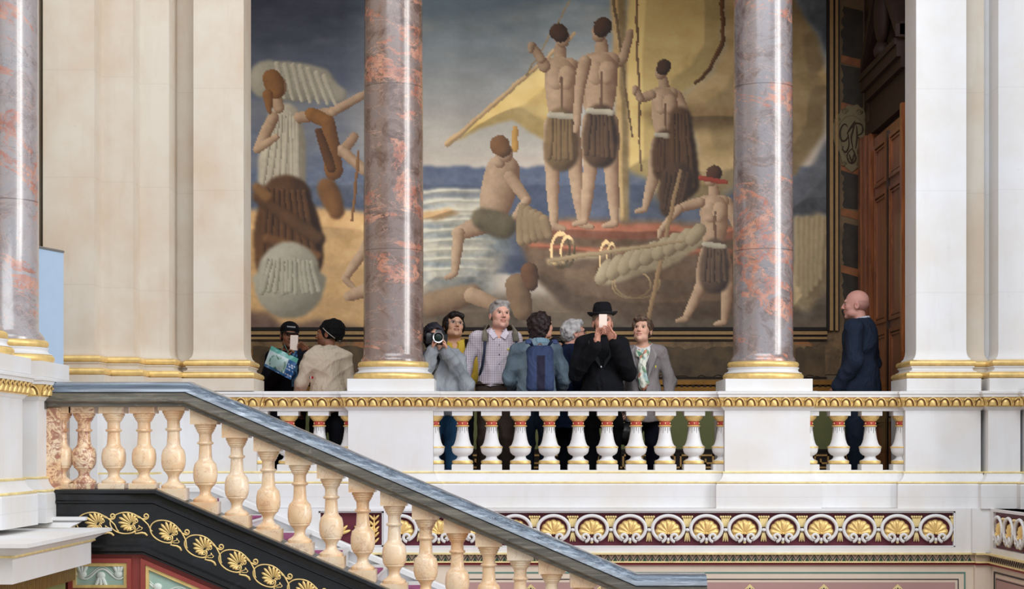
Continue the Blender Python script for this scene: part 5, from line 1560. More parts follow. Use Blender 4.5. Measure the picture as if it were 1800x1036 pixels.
def top(P, name, color, infl=.016, sleeve=1.0, hem=.88, amp=.005, seed=2, extra=(), mat='cloth', vneck=None, arm=(.056,.047,.038), h=.0075, pre=(), collar=.066, hips=True, skirt=None):
    J = P['J']; k = J['k']
    ops = torso_ops(J, 1.0, hips)+list(pre)
    if skirt: ops.append((cap(J['pelvis']+np.array((0,0,.05*k)), np.array((0,0,skirt[0])), skirt[1], skirt[2]), 'add', .05))
    for s_ in 'LR': ops += arm_ops(J, s_, arm, sleeve, .035)
    ops += [o for o in extra if len(o) == 3]
    ops.append((bx((0,0,hem-.5), (1,1,.5), None, .002), 'sub', .0))
    hc = P['hc']; HR = P['HR']
    ops.append((cap(J['neck']+np.array((0,-.01,-.012*k)), hc+HR @ np.array((0,.01,.0)), collar*k, (collar+.03)*k), 'sub', .012))
    if vneck: 
        for q in vneck: ops.append((q, 'sub', .006))
    return sculpt(name, ops, h, M[mat], P['t'], color, infl, folds(amp, seed))
def collar(P, name, color, r=.064, z=-.012, tr=.014, hh=.022, mat='cloth', tilt=.018, seed=3, open_=0.0):
    """standing collar ring round the neck"""
    J = P['J']; k = J['k']; c = J['neck']; ops = []
    n = 18
    for i in range(n):
        a0 = 2*math.pi*i/n; a1 = 2*math.pi*(i+1)/n
        if open_ and abs(((a0+a1)/2+math.pi/2+math.pi) % (2*math.pi)-math.pi) < open_: continue
        q = [c+np.array((r*k*math.cos(a), r*k*math.sin(a)*1.02, (z+tilt*math.sin(a))*k)) for a in (a0, a1)]
        ops.append((cap(q[0], q[1], tr*k), 'add', .006)); u = np.array((0,0,hh*k)); ops.append((cap(q[0]*1+u, q[1]+u, tr*.7*k), 'add', .012))
    return sculpt(name, ops, .006, M[mat], P['t'], color)
def trousers(P, color, infl=.012, seed=4, r=(.092,.070,.062), name='trousers'):
    J = P['J']; k = J['k']
    ops = [(ell(J['pelvis'], (.165*k*J['fat'], .118*k*J['fat'], .13*k)), 'add', 0)]
    for s_ in 'LR': ops += leg_ops(J, s_, r)
    ops.append((bx((0,0,1.04*k+.5), (1,1,.5), None, .002), 'sub', 0)); ops.append((bx((0,0,.05-.5), (1,1,.5), None, .002), 'sub', 0))
    o = sculpt(name, ops, .010, M['cloth'], P['t'], color, infl, folds(.005, seed))
    for s_ in 'LR':
        a = J['an'+s_]; fo = [(ell(a+np.array((0,-.06*k,-.045)), (.052,.14,.045)), 'add', 0), (cap(a+np.array((0,.02,-.04)), a+np.array((0,.01,.02)), .05, .05), 'add', .03), (bx((0,0,-.5), (2,2,.503), None, .001), 'sub', 0)]
        sculpt('shoe', fo, .010, M['cloth'], P['t'], L3((24,20,20)))
    return o
def strip(P, name, pts, w, th, mat, nrm=None):
    b = MB(); b.tube([Vector(p) for p in pts], w, 8, flat=th/w, normal=nrm); return b.build(name, mat, P['t'], smooth=True)
def spectacles(P, mat, lens=True, r=(.021,.017), thick=.0016):
    k = P['k']*1.02; hc, HR = P['hc'], P['HR']; T = lambda p: Vector(hc+HR @ (np.array(p, float)*k))
    b = MB()
    for s_ in (-1, 1):
        b.tube([T((s_*.032+r[0]*math.cos(a), -.104+.006*abs(math.cos(a)), .002+r[1]*math.sin(a))) for a in [2*math.pi*i/16 for i in range(16)]], thick*k, 5, closed=True)
        b.tube([T((s_*.053,-.098,.006)), T((s_*.080,-.06,.006)), T((s_*.088,.0,.002)), T((s_*.088,.02,-.008))], thick*k, 5)
    b.tube([T((-.011,-.105,.004)), T((0,-.108,.008)), T((.011,-.105,.004))], thick*k, 5)
    o = b.build('spectacles', mat, P['t'], smooth=True)
    return o
def W(P, v): 
    """world to person-local"""
    return np.array(Matrix.Rotation(-P['t'].rotation_euler.z, 3, 'Z') @ (Vector(v)-P['t'].location))
def loc_of(px, py, Y, pX, pY, yaw):
    """photograph position at depth Y, in the local frame of a person standing at (pX, pY)"""
    v = Vector((PX(px, Y)-pX, Y-pY, PZ(py, Y))); return np.array(Matrix.Rotation(-math.radians(yaw), 3, 'Z') @ v)

people = {}
def phone_obj(label, cpx, cpy, Y, w, hgt, tilt=0, yaw=0):
    t = empty('smartphone', (PX(cpx, Y), Y, PZ(cpy, Y))); t.rotation_euler = (0, math.radians(tilt), math.radians(yaw)); tag(t, label, 'phone')
    b = MB(); b.rectloft(-w/2+.003, w/2-.003, -.004, .004, [(0, -hgt/2), (.003, -hgt/2+.003), (.003, hgt/2-.003), (0, hgt/2)]); b.build('case', M['phonew'], t)
    b = MB(); b.lathe(0, 0, [(.004, 0), (.004, .001)], 10); o = b.build('camera_lens', M['blackp'], t); o.location = (-w/2+.012, -.0045, hgt/2-.012); o.rotation_euler = (math.pi/2, 0, 0)
    b = MB(); b.box(-w/2+.002, w/2-.002, .004, .0052, -hgt/2+.006, hgt/2-.006); b.build('screen', M['blackp'], t)
    return t

# ---- 1: man in the checked shirt
yaw = 6; pX, pY = PX(873, 1.0), 1.0
h = 1.80; k = h/1.75
J = skeleton(h, fat=1.06, head=(.028,-.02,1.625*k), neck=(.012,.01,1.475*k),
             elL=(-.285*k,.05,1.16*k), wrL=(-.30*k,-.08,.96*k), elR=(.24*k,.03,1.14*k), wrR=(.22*k,-.05,.90*k))
P = person('man with short grey hair in a checked shirt and backpack straps, gazing up', 873, 1.0, h, yaw, J, head=(14, 6, 3), skin=(222,170,150), fat=1.08, brow=(150,120,100), lips=(190,112,104),
           hands=[('L', basis((0,-.2,-1), (1,0,0)), (.4,.4,.5,.5), .3), ('R', basis((0,-.2,-1), (-1,0,0)), (.4,.4,.5,.5), .3)])
def checks(nt, c):
    sep = nt.nodes.new('ShaderNodeSeparateXYZ'); nt.links.new(coords(nt), sep.inputs[0])
    out = c
    for ax, per, col in ((0, .0165, (.20,.035,.09)), (2, .0165, (.13,.04,.14))):
        m = nt.nodes.new('ShaderNodeMath'); m.operation = 'PINGPONG'; m.inputs[1].default_value = per/2; nt.links.new(sep.outputs[ax], m.inputs[0])
        out = mixc(nt, ramp(nt, m.outputs[0], [(0.0, (.8,.8,.8)), (.0022, (.6,.6,.6)), (.0032, (0,0,0))]), out, col)
    return out
M['checked'] = tint_mat('checked_cotton', .8, 1.0, .1, 200, pattern=checks)
wht = L3((232,226,230))
top(P, 'checked_shirt', wht, .012, .96, .985*k, .006, 12, mat='checked', vneck=[cap(J['neck']+np.array((0,-.09,-.02)), J['neck']+np.array((0,-.14,-.09)), .028, .006)], h=.007)
M['shirtplain'] = plain('lilac_white_cotton', (214,204,214), .8, var=.2, scale=120)
for s_ in (-1, 1):
    b = MB(); n0 = J['neck']
    b.add([tuple(n0+np.array(q)) for q in ((s_*.014,-.118,-.050), (s_*.070,-.072,.030), (s_*.092,-.092,-.020), (s_*.056,-.146,-.078), (s_*.010,-.090,-.043), (s_*.060,-.050,.032), (s_*.080,-.070,-.024), (s_*.046,-.110,-.072))],
          [(0,1,2,3),(7,6,5,4),(0,4,5,1),(1,5,6,2),(2,6,7,3),(3,7,4,0)]); b.build('shirt_collar', M['shirtplain'], P['t'])
collar(P, 'collar_band', wht, .076, -.002, .012, .026, 'checked', .020, open_=.35)
b = MB(); b.tube([J['neck']+np.array(q) for q in ((0,-.118,-.09),(0,-.128,-.2),(.002,-.132,-.32),(.002,-.14,-.45))], .013, 8, flat=.3, normal=(0,1,0)); b.build('button_placket', M['shirtplain'], P['t'], smooth=True)
b = MB()
for z in (-.13,-.22,-.31,-.40): b.ell(J['neck']+np.array((.001,-.136,z)), (.006,.003,.006), None, 8, 6)
b.build('button', plain('dark_button', (40,34,50), .4), P['t'], smooth=True)
b = MB(); b.add([tuple(J['neck']+np.array((.085+.012*math.cos(a)*(1 if i % 2 else .45), -.136, -.17+.014*math.sin(a)*(1 if i % 2 else .45)))) for i, a in enumerate([2*math.pi*i/10 for i in range(10)])]+[tuple(J['neck']+np.array((.085+.012*math.cos(a)*(1 if i % 2 else .45), -.120, -.17+.014*math.sin(a)*(1 if i % 2 else .45)))) for i, a in enumerate([2*math.pi*i/10 for i in range(10)])],
      [tuple(range(10))]+[(i, (i+1) % 10, (i+1) % 10+10, i+10) for i in range(10)]); b.build('yellow_star_badge', plain('yellow_sticker', (226,208,60), .6), P['t'])
hair(P, 'hair', [('E', (0,-.052,.092), (.066,.034,.026), 'add', .02)], (150,144,140), amp=.003, seed=31, back=-.03)
trousers(P, L3((70,58,50)), seed=5)
b = MB(); 
ring = [(.168*k*1.10*math.cos(a), .122*k*1.13*math.sin(a), .995*k) for a in [2*math.pi*i/32 for i in range(32)]]; b.tube(ring, .017, 6, flat=.35, normal=None, closed=True)
b.build('leather_belt', plain('brown_leather', (54,30,22), .5), P['t'], smooth=True)
bag = empty('backpack', tuple(P['t'].location+Vector((0, .22, 1.1))), math.radians(yaw)); tag(bag, 'olive grey backpack worn by the man in the checked shirt, mostly its straps showing', 'backpack')
M['canvas'] = plain('olive_canvas', (116,110,96), .85, var=.2, scale=30); M['navyweb'] = plain('navy_webbing', (32,40,60), .8)
zz = lambda v: (v[0], v[1]-.22, v[2]-1.1)
b = MB(); b.rectloft(-.14, .14, -.07, .08, [(-.03, -.24), (0, -.2), (.01, 0), (0, .18), (-.05, .26)]); b.build('pack_body', M['canvas'], bag, smooth=True)
for s_ in (-1, 1):
    P0 = [(s_*.10, .14, 1.50*k), (s_*.115, .06, 1.535*k), (s_*.128, -.03, 1.515*k), (s_*.138, -.10, 1.46*k), (s_*.145, -.136, 1.38*k)]
    b = MB(); b.tube([zz(p) for p in P0], .030, 8, flat=.3, normal=(0,.9,.5)); b.build('shoulder_strap', M['canvas'], bag, smooth=True)
    P1 = [(s_*.145, -.140, 1.38*k), (s_*.152, -.142, 1.28*k), (s_*.168, -.12, 1.16*k), (s_*.185, -.05, 1.08*k), (s_*.17, .08, 1.05*k)]
    b = MB(); b.tube([zz(p) for p in P1], .013, 8, flat=.3, normal=(0,1,0)); b.build('webbing', M['navyweb'], bag, smooth=True)

# ---- 2: man in the black hat photographing
yaw = 0; pX, pY = PX(1057, .62), .62; h = 1.72; k = h/1.75
lw = loc_of(1049, 607, .27, pX, pY, yaw); rw = loc_of(1079, 602, .28, pX, pY, yaw)
J = skeleton(h, fat=1.12, head=(.012,-.02,1.60*k), neck=(.0,.01,1.46*k), elL=(-.235,-.06,1.12*k), elR=(.245,-.06,1.13*k), wrL=lw, wrR=rw, shL=(-.172*k,.01,1.40*k), shR=(.172*k,.01,1.40*k))
ph = loc_of(1060, 565, .24, pX, pY, yaw)
P = person('man in a black hat and black coat holding a pale phone before his face', 1057, .62, h, yaw, J, head=(4, 8, 0), skin=(206,150,128), fat=1.05, brow=(70,50,40),
           hands=[('L', basis((.10,-.06,.98), (.55,-.45,0)), (.35,.42,.5,.6), .55), ('R', basis((-.40,-.05,.90), (-.6,-.6,.1)), (.25,.35,.45,.6), .6)], hand_k=1.12)
black = L3((13,14,19))
top(P, 'black_coat', black, .022, .97, .62*k, .007, 21, arm=(.056,.052,.042), skirt=(.66*k, .15, .18), collar=.058)
for s_ in (-1, 1):
    b = MB(); n0 = J['neck']; vs = [tuple(n0+np.array(q)) for q in ((s_*.06,-.085,.02), (s_*.125,-.118,-.03), (s_*.115,-.165,-.13), (s_*.015,-.182,-.28), (s_*.05,-.045,.02), (s_*.11,-.07,-.05), (s_*.10,-.11,-.13), (s_*.01,-.13,-.26))]
    b.add(vs, [(0,1,2,3),(7,6,5,4),(0,4,5,1),(1,5,6,2),(2,6,7,3),(3,7,4,0)]); b.build('lapel', M['blackcloth'] if 'blackcloth' in M else M.setdefault('blackcloth', plain('black_wool', (17,19,25), .85)), P['t'])
collar(P, 'coat_collar', L3((20,22,28)), .084, -.0, .016, .030)
b = MB(); b.ell(J['neck']+np.array((-.01,-.165,-.40)), (.011,.006,.011), None, 12, 8); b.ell(J['neck']+np.array((-.01,-.160,-.27)), (.011,.006,.011), None, 12, 8); b.build('steel_button', M['steel'], P['t'], smooth=True)
for s_, w, e in (('L', J['wrL'], J['elL']), ('R', J['wrR'], J['elR'])):
    d = (w-e)/np.linalg.norm(w-e); b = MB(); b.tube([Vector(w-d*.03), Vector(w+d*.004)], [.040, .042], 14); b.build('shirt_cuff', plain('white_cuff', (206,206,214), .8), P['t'], smooth=True) if s_ == 'L' else None
hair(P, 'hair', [], (120,104,92), seed=33, back=-.04)
trousers(P, L3((20,20,26)), seed=6)
# fedora
kk = P['k']*1.02; hb = P['hc']+P['HR'] @ np.array((0,.004,.062))*kk
ht = empty('black_hat', (0,0,0)); ht.parent = P['t']; ht.location = tuple(hb); ht.rotation_euler = (math.radians(-6), math.radians(-2), 0)
def hat_mesh():
    ops = [(ell((0,.004,.045), (.088,.104,.075)), 'add', 0), (bx((0,.004,.06), (.078,.094,.062), None, .035), 'add', .02), (ell((0,.0,.142), (.03,.085,.022)), 'sub', .02),
           (ell((-.058,-.085,.115), (.03,.04,.03)), 'sub', .02), (ell((.058,-.085,.115), (.03,.04,.03)), 'sub', .02), (bx((0,0,-.06), (.2,.2,.06), None, .001), 'sub', 0)]
    o = sculpt('crown', ops, .006, M['cloth'], ht, L3((15,15,20)))
    b = MB(); n = 48; vs = []; fs = []
    for j, (rr, dz) in enumerate(((.080, .004), (.100, .0), (.125, -.002), (.142, .004), (.150, .014), (.1505, .018), (.1405, .008), (.124, .003), (.100, .005), (.080, .009))):
        for i in range(n):
            a = 2*math.pi*i/n; sx = abs(math.cos(a))
            vs.append((rr*math.cos(a)*.93, rr*math.sin(a)*1.06+.004, dz+(sx**2*.018-(.012 if math.sin(a) < 0 else 0)*abs(math.sin(a)))*(rr-.08)/.07))
    for j in range(9):
        for i in range(n): fs.append((j*n+i, j*n+(i+1) % n, (j+1)*n+(i+1) % n, (j+1)*n+i))
    b.add(vs, fs); b.build('brim', M['blackcloth'], ht, smooth=True)
    b = MB(); b.tube([(.0895*math.cos(a), .1055*math.sin(a)+.004, .018) for a in [2*math.pi*i/40 for i in range(40)]], .013, 6, flat=.3, closed=True); b.build('hat_band', plain('satin_band', (10,10,12), .4), ht, smooth=True)
hat_mesh()
phone_obj('pale phone held upright before the face of the man in the black hat', 1060, 566, .27, .072, .135, 0, 0)

# ---- 3: woman in the grey jacket and scarf
yaw = -8; h = 1.63; k = h/1.75
J = skeleton(h, fat=.98, head=(-.008,-.02,1.635*k), neck=(.0,.01,1.47*k), elL=(-.235,.03,1.12*k), elR=(.245,.03,1.12*k), wrL=(-.21,-.10,.86*k), wrR=(.23,-.06,.88*k))
P = person('woman with short brown hair, grey jacket and floral scarf, looking up to the left', 1131, .88, h, yaw, J, head=(-12, 12, 2), skin=(224,176,152), brow=(110,80,60), lips=(188,104,96), fat=.98,
           hands=[('L', basis((.05,-.25,-1), (.9,0,0)), (.7,.7,.8,.8), .4), ('R', basis((0,-.2,-1), (-1,0,0)), (.4,.4,.5,.5), .3)])
gry = L3((142,134,134))
top(P, 'grey_jacket', gry, .016, .94, .72*k, .006, 22, arm=(.052,.046,.040), skirt=(.74*k, .15, .175), collar=.088,
    vneck=[cap(J['neck']+np.array((0,-.12,-.03)), J['neck']+np.array((0,-.16,-.16)), .066, .058), cap(J['neck']+np.array((0,-.16,-.16)), J['neck']+np.array((0,-.16,-.42)), .058, .034)])
top(P, 'white_blouse', L3((224,222,222)), .002, .3, .86*k, .001, 23, collar=.062, h=.009, arm=(.036,.03,.03))
M['greycloth'] = plain('grey_wool', (146,138,138), .85)
for s_ in (-1, 1):
    b = MB(); n0 = J['neck']; vs = [tuple(n0+np.array(q)) for q in ((s_*.075,-.070,.01), (s_*.132,-.110,-.07), (s_*.122,-.140,-.12), (s_*.050,-.165,-.31), (s_*.060,-.035,.0), (s_*.115,-.055,-.07), (s_*.105,-.085,-.12), (s_*.040,-.120,-.31))]
    b.add(vs, [(0,1,2,3),(7,6,5,4),(0,4,5,1),(1,5,6,2),(2,6,7,3),(3,7,4,0)]); b.build('lapel', M['greycloth'], P['t'])
hair(P, 'hair', [('E', (-.01,-.066,.088), (.066,.032,.030), 'add', .02), ('E', (-.068,-.02,.04), (.022,.045,.045), 'add', .02), ('E', (.068,-.01,.04), (.022,.045,.045), 'add', .02)], (96,76,62), amp=.005, seed=35, back=-.05, streak=.5)
def floral(v):
    r = folds(1.0, 77, (26, 18, 34)); r2 = folds(1.0, 78, (30, 22, 14)); a = r(v[:,0]*1.5, v[:,1]*1.5, v[:,2]*1.5); c = r2(v[:,0]*1.5, v[:,1]*1.5, v[:,2]*1.5)
    out = np.tile(L3((222,222,206)), (len(v), 1)); out[a > .25] = L3((140,172,140)); out[a > .6] = L3((92,132,112)); out[c > .45] = L3((206,140,116)); out[(c < -.5)] = L3((176,200,196)); return out
n0 = J['neck']; so = []
for i in range(16):
    a0, a1 = 2*math.pi*i/16, 2*math.pi*(i+1)/16
    for (rr, dz, tr) in ((.076, .008, .021), (.094, -.026, .023)):
        so.append((cap(n0+np.array((rr*math.cos(a0), rr*math.sin(a0)*1.05, dz+.040*math.sin(a0)-.01)), n0+np.array((rr*math.cos(a1), rr*math.sin(a1)*1.05, dz+.040*math.sin(a1)-.01)), tr*k), 'add', .006))
so += [(cap(n0+np.array((-.03,-.115,-.06)), n0+np.array((-.005,-.165,-.16)), .026, .024), 'add', .01), (cap(n0+np.array((.035,-.115,-.06)), n0+np.array((.005,-.165,-.16)), .026, .024), 'add', .01),
       (ell(n0+np.array((0,-.172,-.17)), (.034,.024,.026)), 'add', .01), (cap(n0+np.array((-.004,-.165,-.18)), n0+np.array((.004,-.160,-.37)), .030, .046), 'add', .01), (cap(n0+np.array((.012,-.172,-.18)), n0+np.array((.034,-.165,-.34)), .020, .030), 'add', .006)]
sculpt('floral_scarf', so, .006, M['cloth'], P['t'], floral, 0, folds(.006, 9, (40, 30, 60)))
b = MB(); b.ell(J['neck']+np.array((.12,-.118,-.19)), (.007,.004,.013), None, 8, 6); b.build('yellow_pin', plain('yellow_pin', (220,214,60), .5), P['t'], smooth=True)
trousers(P, L3((18,20,34)), seed=7)
t = empty('shoulder_bag', tuple(P['t'].location+Vector((-.19,-.14,.62)))); tag(t, 'small black bag with a steel chain, held low by the woman in the scarf', 'bag')
b = MB(); b.rectloft(-.09, .09, -.03, .03, [(-.02, -.16), (0, -.14), (.005, -.05), (-.01, .04)]); b.build('pouch', M['blackp'], t, smooth=True)
b = MB(); b.tube([(-.01,.0,.04), (-.015,0,.12), (.0,0,.20), (.02,0,.12), (.015,0,.04)], .005, 6, flat=.5); b.build('strap', M['blackcloth'], t)
for i in range(9):
    b = MB(); b.tube([(.008*math.cos(a), 0, .012*math.sin(a)) for a in [2*math.pi*j/8 for j in range(8)]], .0028, 5, closed=True); o = b.build('chain_link', M['steel'], t, smooth=True); o.location = (-.045+.006*(i % 2), -.035, .05-.021*i); o.rotation_euler = (0, 0, (i % 2)*1.3)

# ---- 4: bald man in the navy suit, seen from behind his shoulder
yaw = -118; h = 1.895; k = h/1.75
J = skeleton(h, fat=1.17, head=(.0,-.030,1.63*k), neck=(.0,.012,1.47*k), elL=(-.25*k,.05,1.13*k), elR=(.25*k,.05,1.13*k), wrL=(-.21,-.13,.93*k), wrR=(.21,-.13,.93*k), shL=(-.18*k,.01,1.41*k), shR=(.18*k,.01,1.41*k))
P = person('bald man in a navy suit standing at the right with his back half turned', 1510, .92, h, yaw, J, head=(14, 0, 0), skin=(214,158,144), brow=(120,84,70), fat=1.03, hscale=1.03,
           hands=[('L', basis((.3,-.6,-.6), (.9,0,0)), (.5,.5,.6,.6), .3), ('R', basis((-.3,-.6,-.6), (-.9,0,0)), (.5,.5,.6,.6), .3)])
navy = L3((34,44,62))
top(P, 'navy_jacket', navy, .020, .98, .80*k, .006, 24, arm=(.064,.054,.046), skirt=(.84*k, .17, .185), collar=.064,
    pre=[(ell(J['shL']+np.array((.01,0,.005)), (.075,.07,.06)), 'add', .03), (ell(J['shR']+np.array((-.01,0,.005)), (.075,.07,.06)), 'add', .03), (ell(J['chest']+np.array((0,.045,.03)), (.165*k,.095*k,.16*k)), 'add', .05)])
collar(P, 'jacket_collar', navy*.8, .084, -.022, .015, .022)
collar(P, 'shirt_collar', L3((206,212,224)), .072, -.002, .012, .034)
sculpt('shaved_hair', [(ell(P['hc']+P['HR'] @ (np.array((0,.030,.0))*P['k']), np.array((.0835,.084,.062))*P['k'], P['HR']), 'add', 0), (ell(P['hc']+P['HR'] @ (np.array((0,-.10,.0))*P['k']), np.array((.12,.105,.12))*P['k'], P['HR']), 'sub', .004),
        (ell(P['hc']+P['HR'] @ (np.array((0,.01,.09))*P['k']), np.array((.10,.13,.072))*P['k'], P['HR']), 'sub', .004)], .006, M['skin'], P['t'], L3((176,128,116)))
trousers(P, navy*.8, seed=8)

# ---- 5: person in denim jacket with navy backpack, from behind
yaw = 176; h = 1.655; k = h/1.75; pX, pY = PX(943, .60), .60
J = skeleton(h, fat=1.10, head=(-.050,-.02,1.63*k), neck=(-.03,.01,1.465*k), elL=(-.255,-.02,1.13*k), elR=(.245,-.02,1.13*k), wrL=(-.20,-.22,1.02*k), wrR=(.20,-.22,1.02*k), shL=(-.18*k,.01,1.39*k), shR=(.18*k,.01,1.39*k))
P = person('dark-haired person in a faded denim jacket seen from behind, wearing a navy backpack', 943, .60, h, yaw, J, head=(-42, 8, 0), skin=(206,154,130), brow=(40,28,24), hscale=1.05,
           hands=[('L', basis((.5,-.7,.1), (0,0,1)), (.5,.5,.6,.6), .3), ('R', basis((-.5,-.7,.1), (0,0,1)), (.5,.5,.6,.6), .3)])
def denim(v):
    f = folds(1.0, 41, (9, 14, 20))(v[:,0], v[:,1], v[:,2])[:, None]; base = L3((84,98,110))*(1-.0*f)+0; g = np.clip(.5+.5*f, 0, 1); z = np.clip((v[:,2]-1.25)*5, 0, 1)[:, None]
    return base*(1-g)+L3((122,140,152))*g
top(P, 'denim_jacket', denim, .020, .98, .84*k, .008, 25, arm=(.056,.054,.046), collar=.056)
collar(P, 'jacket_collar', L3((118,146,162)), .084, -.008, .018, .026)
hair(P, 'long_dark_hair', [('E', (0,.075,-.045), (.070,.050,.095), 'add', .03), ('C', (-.03,.07,-.08), (-.045,.06,-.15), .045, .022, 'add', .03), ('C', (.05,.03,-.04), (.06,.0,-.13), .035, .018, 'add', .02), ('E', (0,.045,.02), (.102,.094,.104), 'add', .03), ('E', (0,.07,-.07), (.078,.05,.08), 'add', .03)], (36,24,24), infl=.004, amp=.007, seed=36, back=None, streak=.6)
trousers(P, L3((22,34,50)), seed=9)
bp = empty('backpack', (PX(950, .39), .39, PZ(645, .39)), math.radians(yaw+180-176+4)); tag(bp, 'navy canvas backpack with brown leather handle on the denim jacket', 'backpack')
M['navyc'] = plain('navy_canvas', (44,58,98), .85, var=.25, scale=18)
sculpt('pack_body', [(bx((0,.0,-.03), (.125,.055,.205), None, .05), 'add', 0), (ell((0,-.035,-.11), (.105,.05,.115)), 'add', .03), (bx((0,-.01,.13), (.105,.05,.06), None, .04), 'add', .04)], .0075, M['cloth'], bp,
       lambda v: np.where((np.abs(v[:,0]) < .035)[:, None] & (v[:,2] < .10)[:, None], L3((38,36,54)), L3((54,66,98))), 0, folds(.006, 52, (16, 24, 10)))
b = MB(); b.tube([(.022*math.cos(a), -.052, .175+.034*math.sin(a)) for a in [math.pi*i/12 for i in range(-1, 14)]], .0075, 8, flat=.6); b.build('leather_handle', plain('tan_leather', (132,66,44), .5), bp, smooth=True)
b = MB(); b.tube([(-.085+.17*i/14, -.076-.008*math.sin(math.pi*i/14), -.205-.010*math.sin(math.pi*i/14)) for i in range(15)], .0055, 6); b.build('white_piping', plain('white_rope', (232,230,226), .7), bp, smooth=True)
b = MB(); b.tube([(-.12+.24*i/14, -.060-.022*math.sin(math.pi*i/14), .07) for i in range(15)], .005, 6, flat=.5); b.tube([(-.035, -.075, .085), (.035, -.075, .085)], .006, 6); b.build('flap_seam', M['navyweb'], bp, smooth=True)
for s_ in (-1, 1):
    b = MB(); b.tube([(s_*.075, -.02, .19), (s_*.10, .02, .225), (s_*.115, .09, .235), (s_*.125, .17, .20)], .026, 8, flat=.25, normal=(0,.4,1)); b.build('shoulder_strap', M['navyc'], bp, smooth=True)

# ---- 6: white-haired man behind the hat man
yaw = 118; h = 1.63; k = h/1.75
J = skeleton(h, fat=1.08, head=(.0,-.03,1.625*k), neck=(.0,.012,1.47*k), elL=(-.25,.05,1.12*k), elR=(.25,.05,1.12*k), wrL=(-.20,-.12,.95*k), wrR=(.20,-.12,.95*k))
P = person('white-haired man with glasses and dark navy coat, turned away to the right', 1004, 1.12, h, yaw, J, head=(-10, 4, 0), skin=(204,150,132), brow=(150,140,136), fat=1.04)
top(P, 'navy_coat', L3((22,34,62)), .022, .98, .66*k, .006, 26, arm=(.062,.054,.046), skirt=(.70*k, .17, .18), collar=.062)
collar(P, 'coat_collar', L3((16,20,34)), .070, -.02, .017, .03)
hair(P, 'white_hair', [('E', (0,-.05,.088), (.068,.040,.032), 'add', .02), ('E', (0,.07,.0), (.075,.05,.07), 'add', .03)], (172,168,168), infl=.003, amp=.005, seed=37, back=-.07, streak=.5)
spectacles(P, M['blackp'], thick=.0022)
trousers(P, L3((20,24,36)), seed=10)

# ---- 7: small person peeping between them
yaw = 10; h = 1.50; k = h/1.75
J = skeleton(h, fat=.95)
P = person('small dark-haired person peeping out beside the white-haired man', 977, 1.75, h, yaw, J, head=(6, 4, 8), skin=(200,150,126), brow=(30,22,20))
top(P, 'dark_top', L3((24,26,34)), .014, .95, .86*k, .005, 27)
hair(P, 'dark_hair', [('E', (0,-.055,.085), (.070,.040,.030), 'add', .02), ('E', (0,.06,-.05), (.085,.06,.10), 'add', .03)], (24,18,18), seed=38, back=None)
trousers(P, L3((22,22,28)), seed=11)

# ---- 8: young person with round glasses and yellow shirt
yaw = 4; h = 1.73; k = h/1.75
J = skeleton(h, fat=.98, head=(-.004,-.015,1.625*k), neck=(.0,.01,1.465*k), elL=(-.24,.0,1.12*k), elR=(.22,-.02,1.12*k), wrL=(-.16,-.16,1.10*k), wrR=(.10,-.2,1.0*k), shL=(-.165*k,.01,1.40*k), shR=(.165*k,.01,1.40*k))
P = person('young person with wire glasses and dark fringe in a yellow shirt', 799, 1.55, h, yaw, J, head=(14, 14, 6), skin=(226,176,146), brow=(36,26,22), lips=(176,96,84), fat=1.06,
           hands=[('L', basis((.6,-.6,.4), (0,0,1)), (.5,.5,.6,.6), .3), ('R', basis((-.5,-.7,.2), (0,0,1)), (.5,.5,.6,.6), .3)])
top(P, 'yellow_shirt', L3((218,184,72)), .014, .5, .88*k, .005, 28, collar=.072, vneck=[cap(J['neck']+np.array((0,-.12,-.02)), J['neck']+np.array((0,-.13,-.12)), .045, .012)])
hair(P, 'dark_hair', [('E', (0,-.062,.074), (.072,.040,.040), 'add', .02), ('E', (-.070,-.012,.0), (.022,.045,.055), 'add', .02), ('E', (.070,-.005,.0), (.020,.042,.05), 'add', .02), ('E', (0,.05,.01), (.090,.075,.09), 'add', .03)], (28,20,18), infl=.002, amp=.005, seed=39, back=-.085, streak=.5)
spectacles(P, M['steel'], thick=.0016)
trousers(P, L3((36,44,62)), seed=12)
for s_ in (-1, 1): strip(P, 'dark_strap', [(s_*.10, .05, 1.50*k), (s_*.11, -.06, 1.49*k), (s_*.12, -.128, 1.38*k), (s_*.13, -.14, 1.2*k)], .018, .004, M['blackp'], (0,1,.3))

# ---- 9: woman in grey hoodie with a camera
yaw = 8; h = 1.585; k = h/1.75; pX, pY = PX(778, .62), .62
lw = loc_of(760, 614, .40, pX, pY, yaw); rw = loc_of(783, 616, .40, pX, pY, yaw)
J = skeleton(h, fat=.98, head=(-.082,-.035,1.600*k), neck=(-.035,.0,1.45*k), chest=(-.01,0,1.28*k), elL=(-.22,-.10,1.12*k), elR=(.20,-.12,1.13*k), wrL=lw, wrR=rw, shL=(-.175*k,-.01,1.38*k), shR=(.145*k,.01,1.39*k))
P = person('woman in a grey hooded jacket and jeans aiming a black camera', 778, .62, h, yaw, J, head=(4, -2, -8), skin=(220,168,144), brow=(40,28,26), lips=(190,110,100), fat=.97,
           hands=[('L', basis((.15,-.2,.95), (.8,-.3,.2)), (.7,.8,.8,.9), .6), ('R', basis((-.25,-.2,.95), (-.7,-.4,.2)), (.7,.8,.8,.9), .6)])
def hood(v):
    f = folds(1.0, 43, (8, 14, 20))(v[:,0], v[:,1], v[:,2])[:, None]; g = np.clip(.5+.5*f, 0, 1); return L3((116,120,126))*(1-g)+L3((162,166,172))*g
n0 = J['neck']
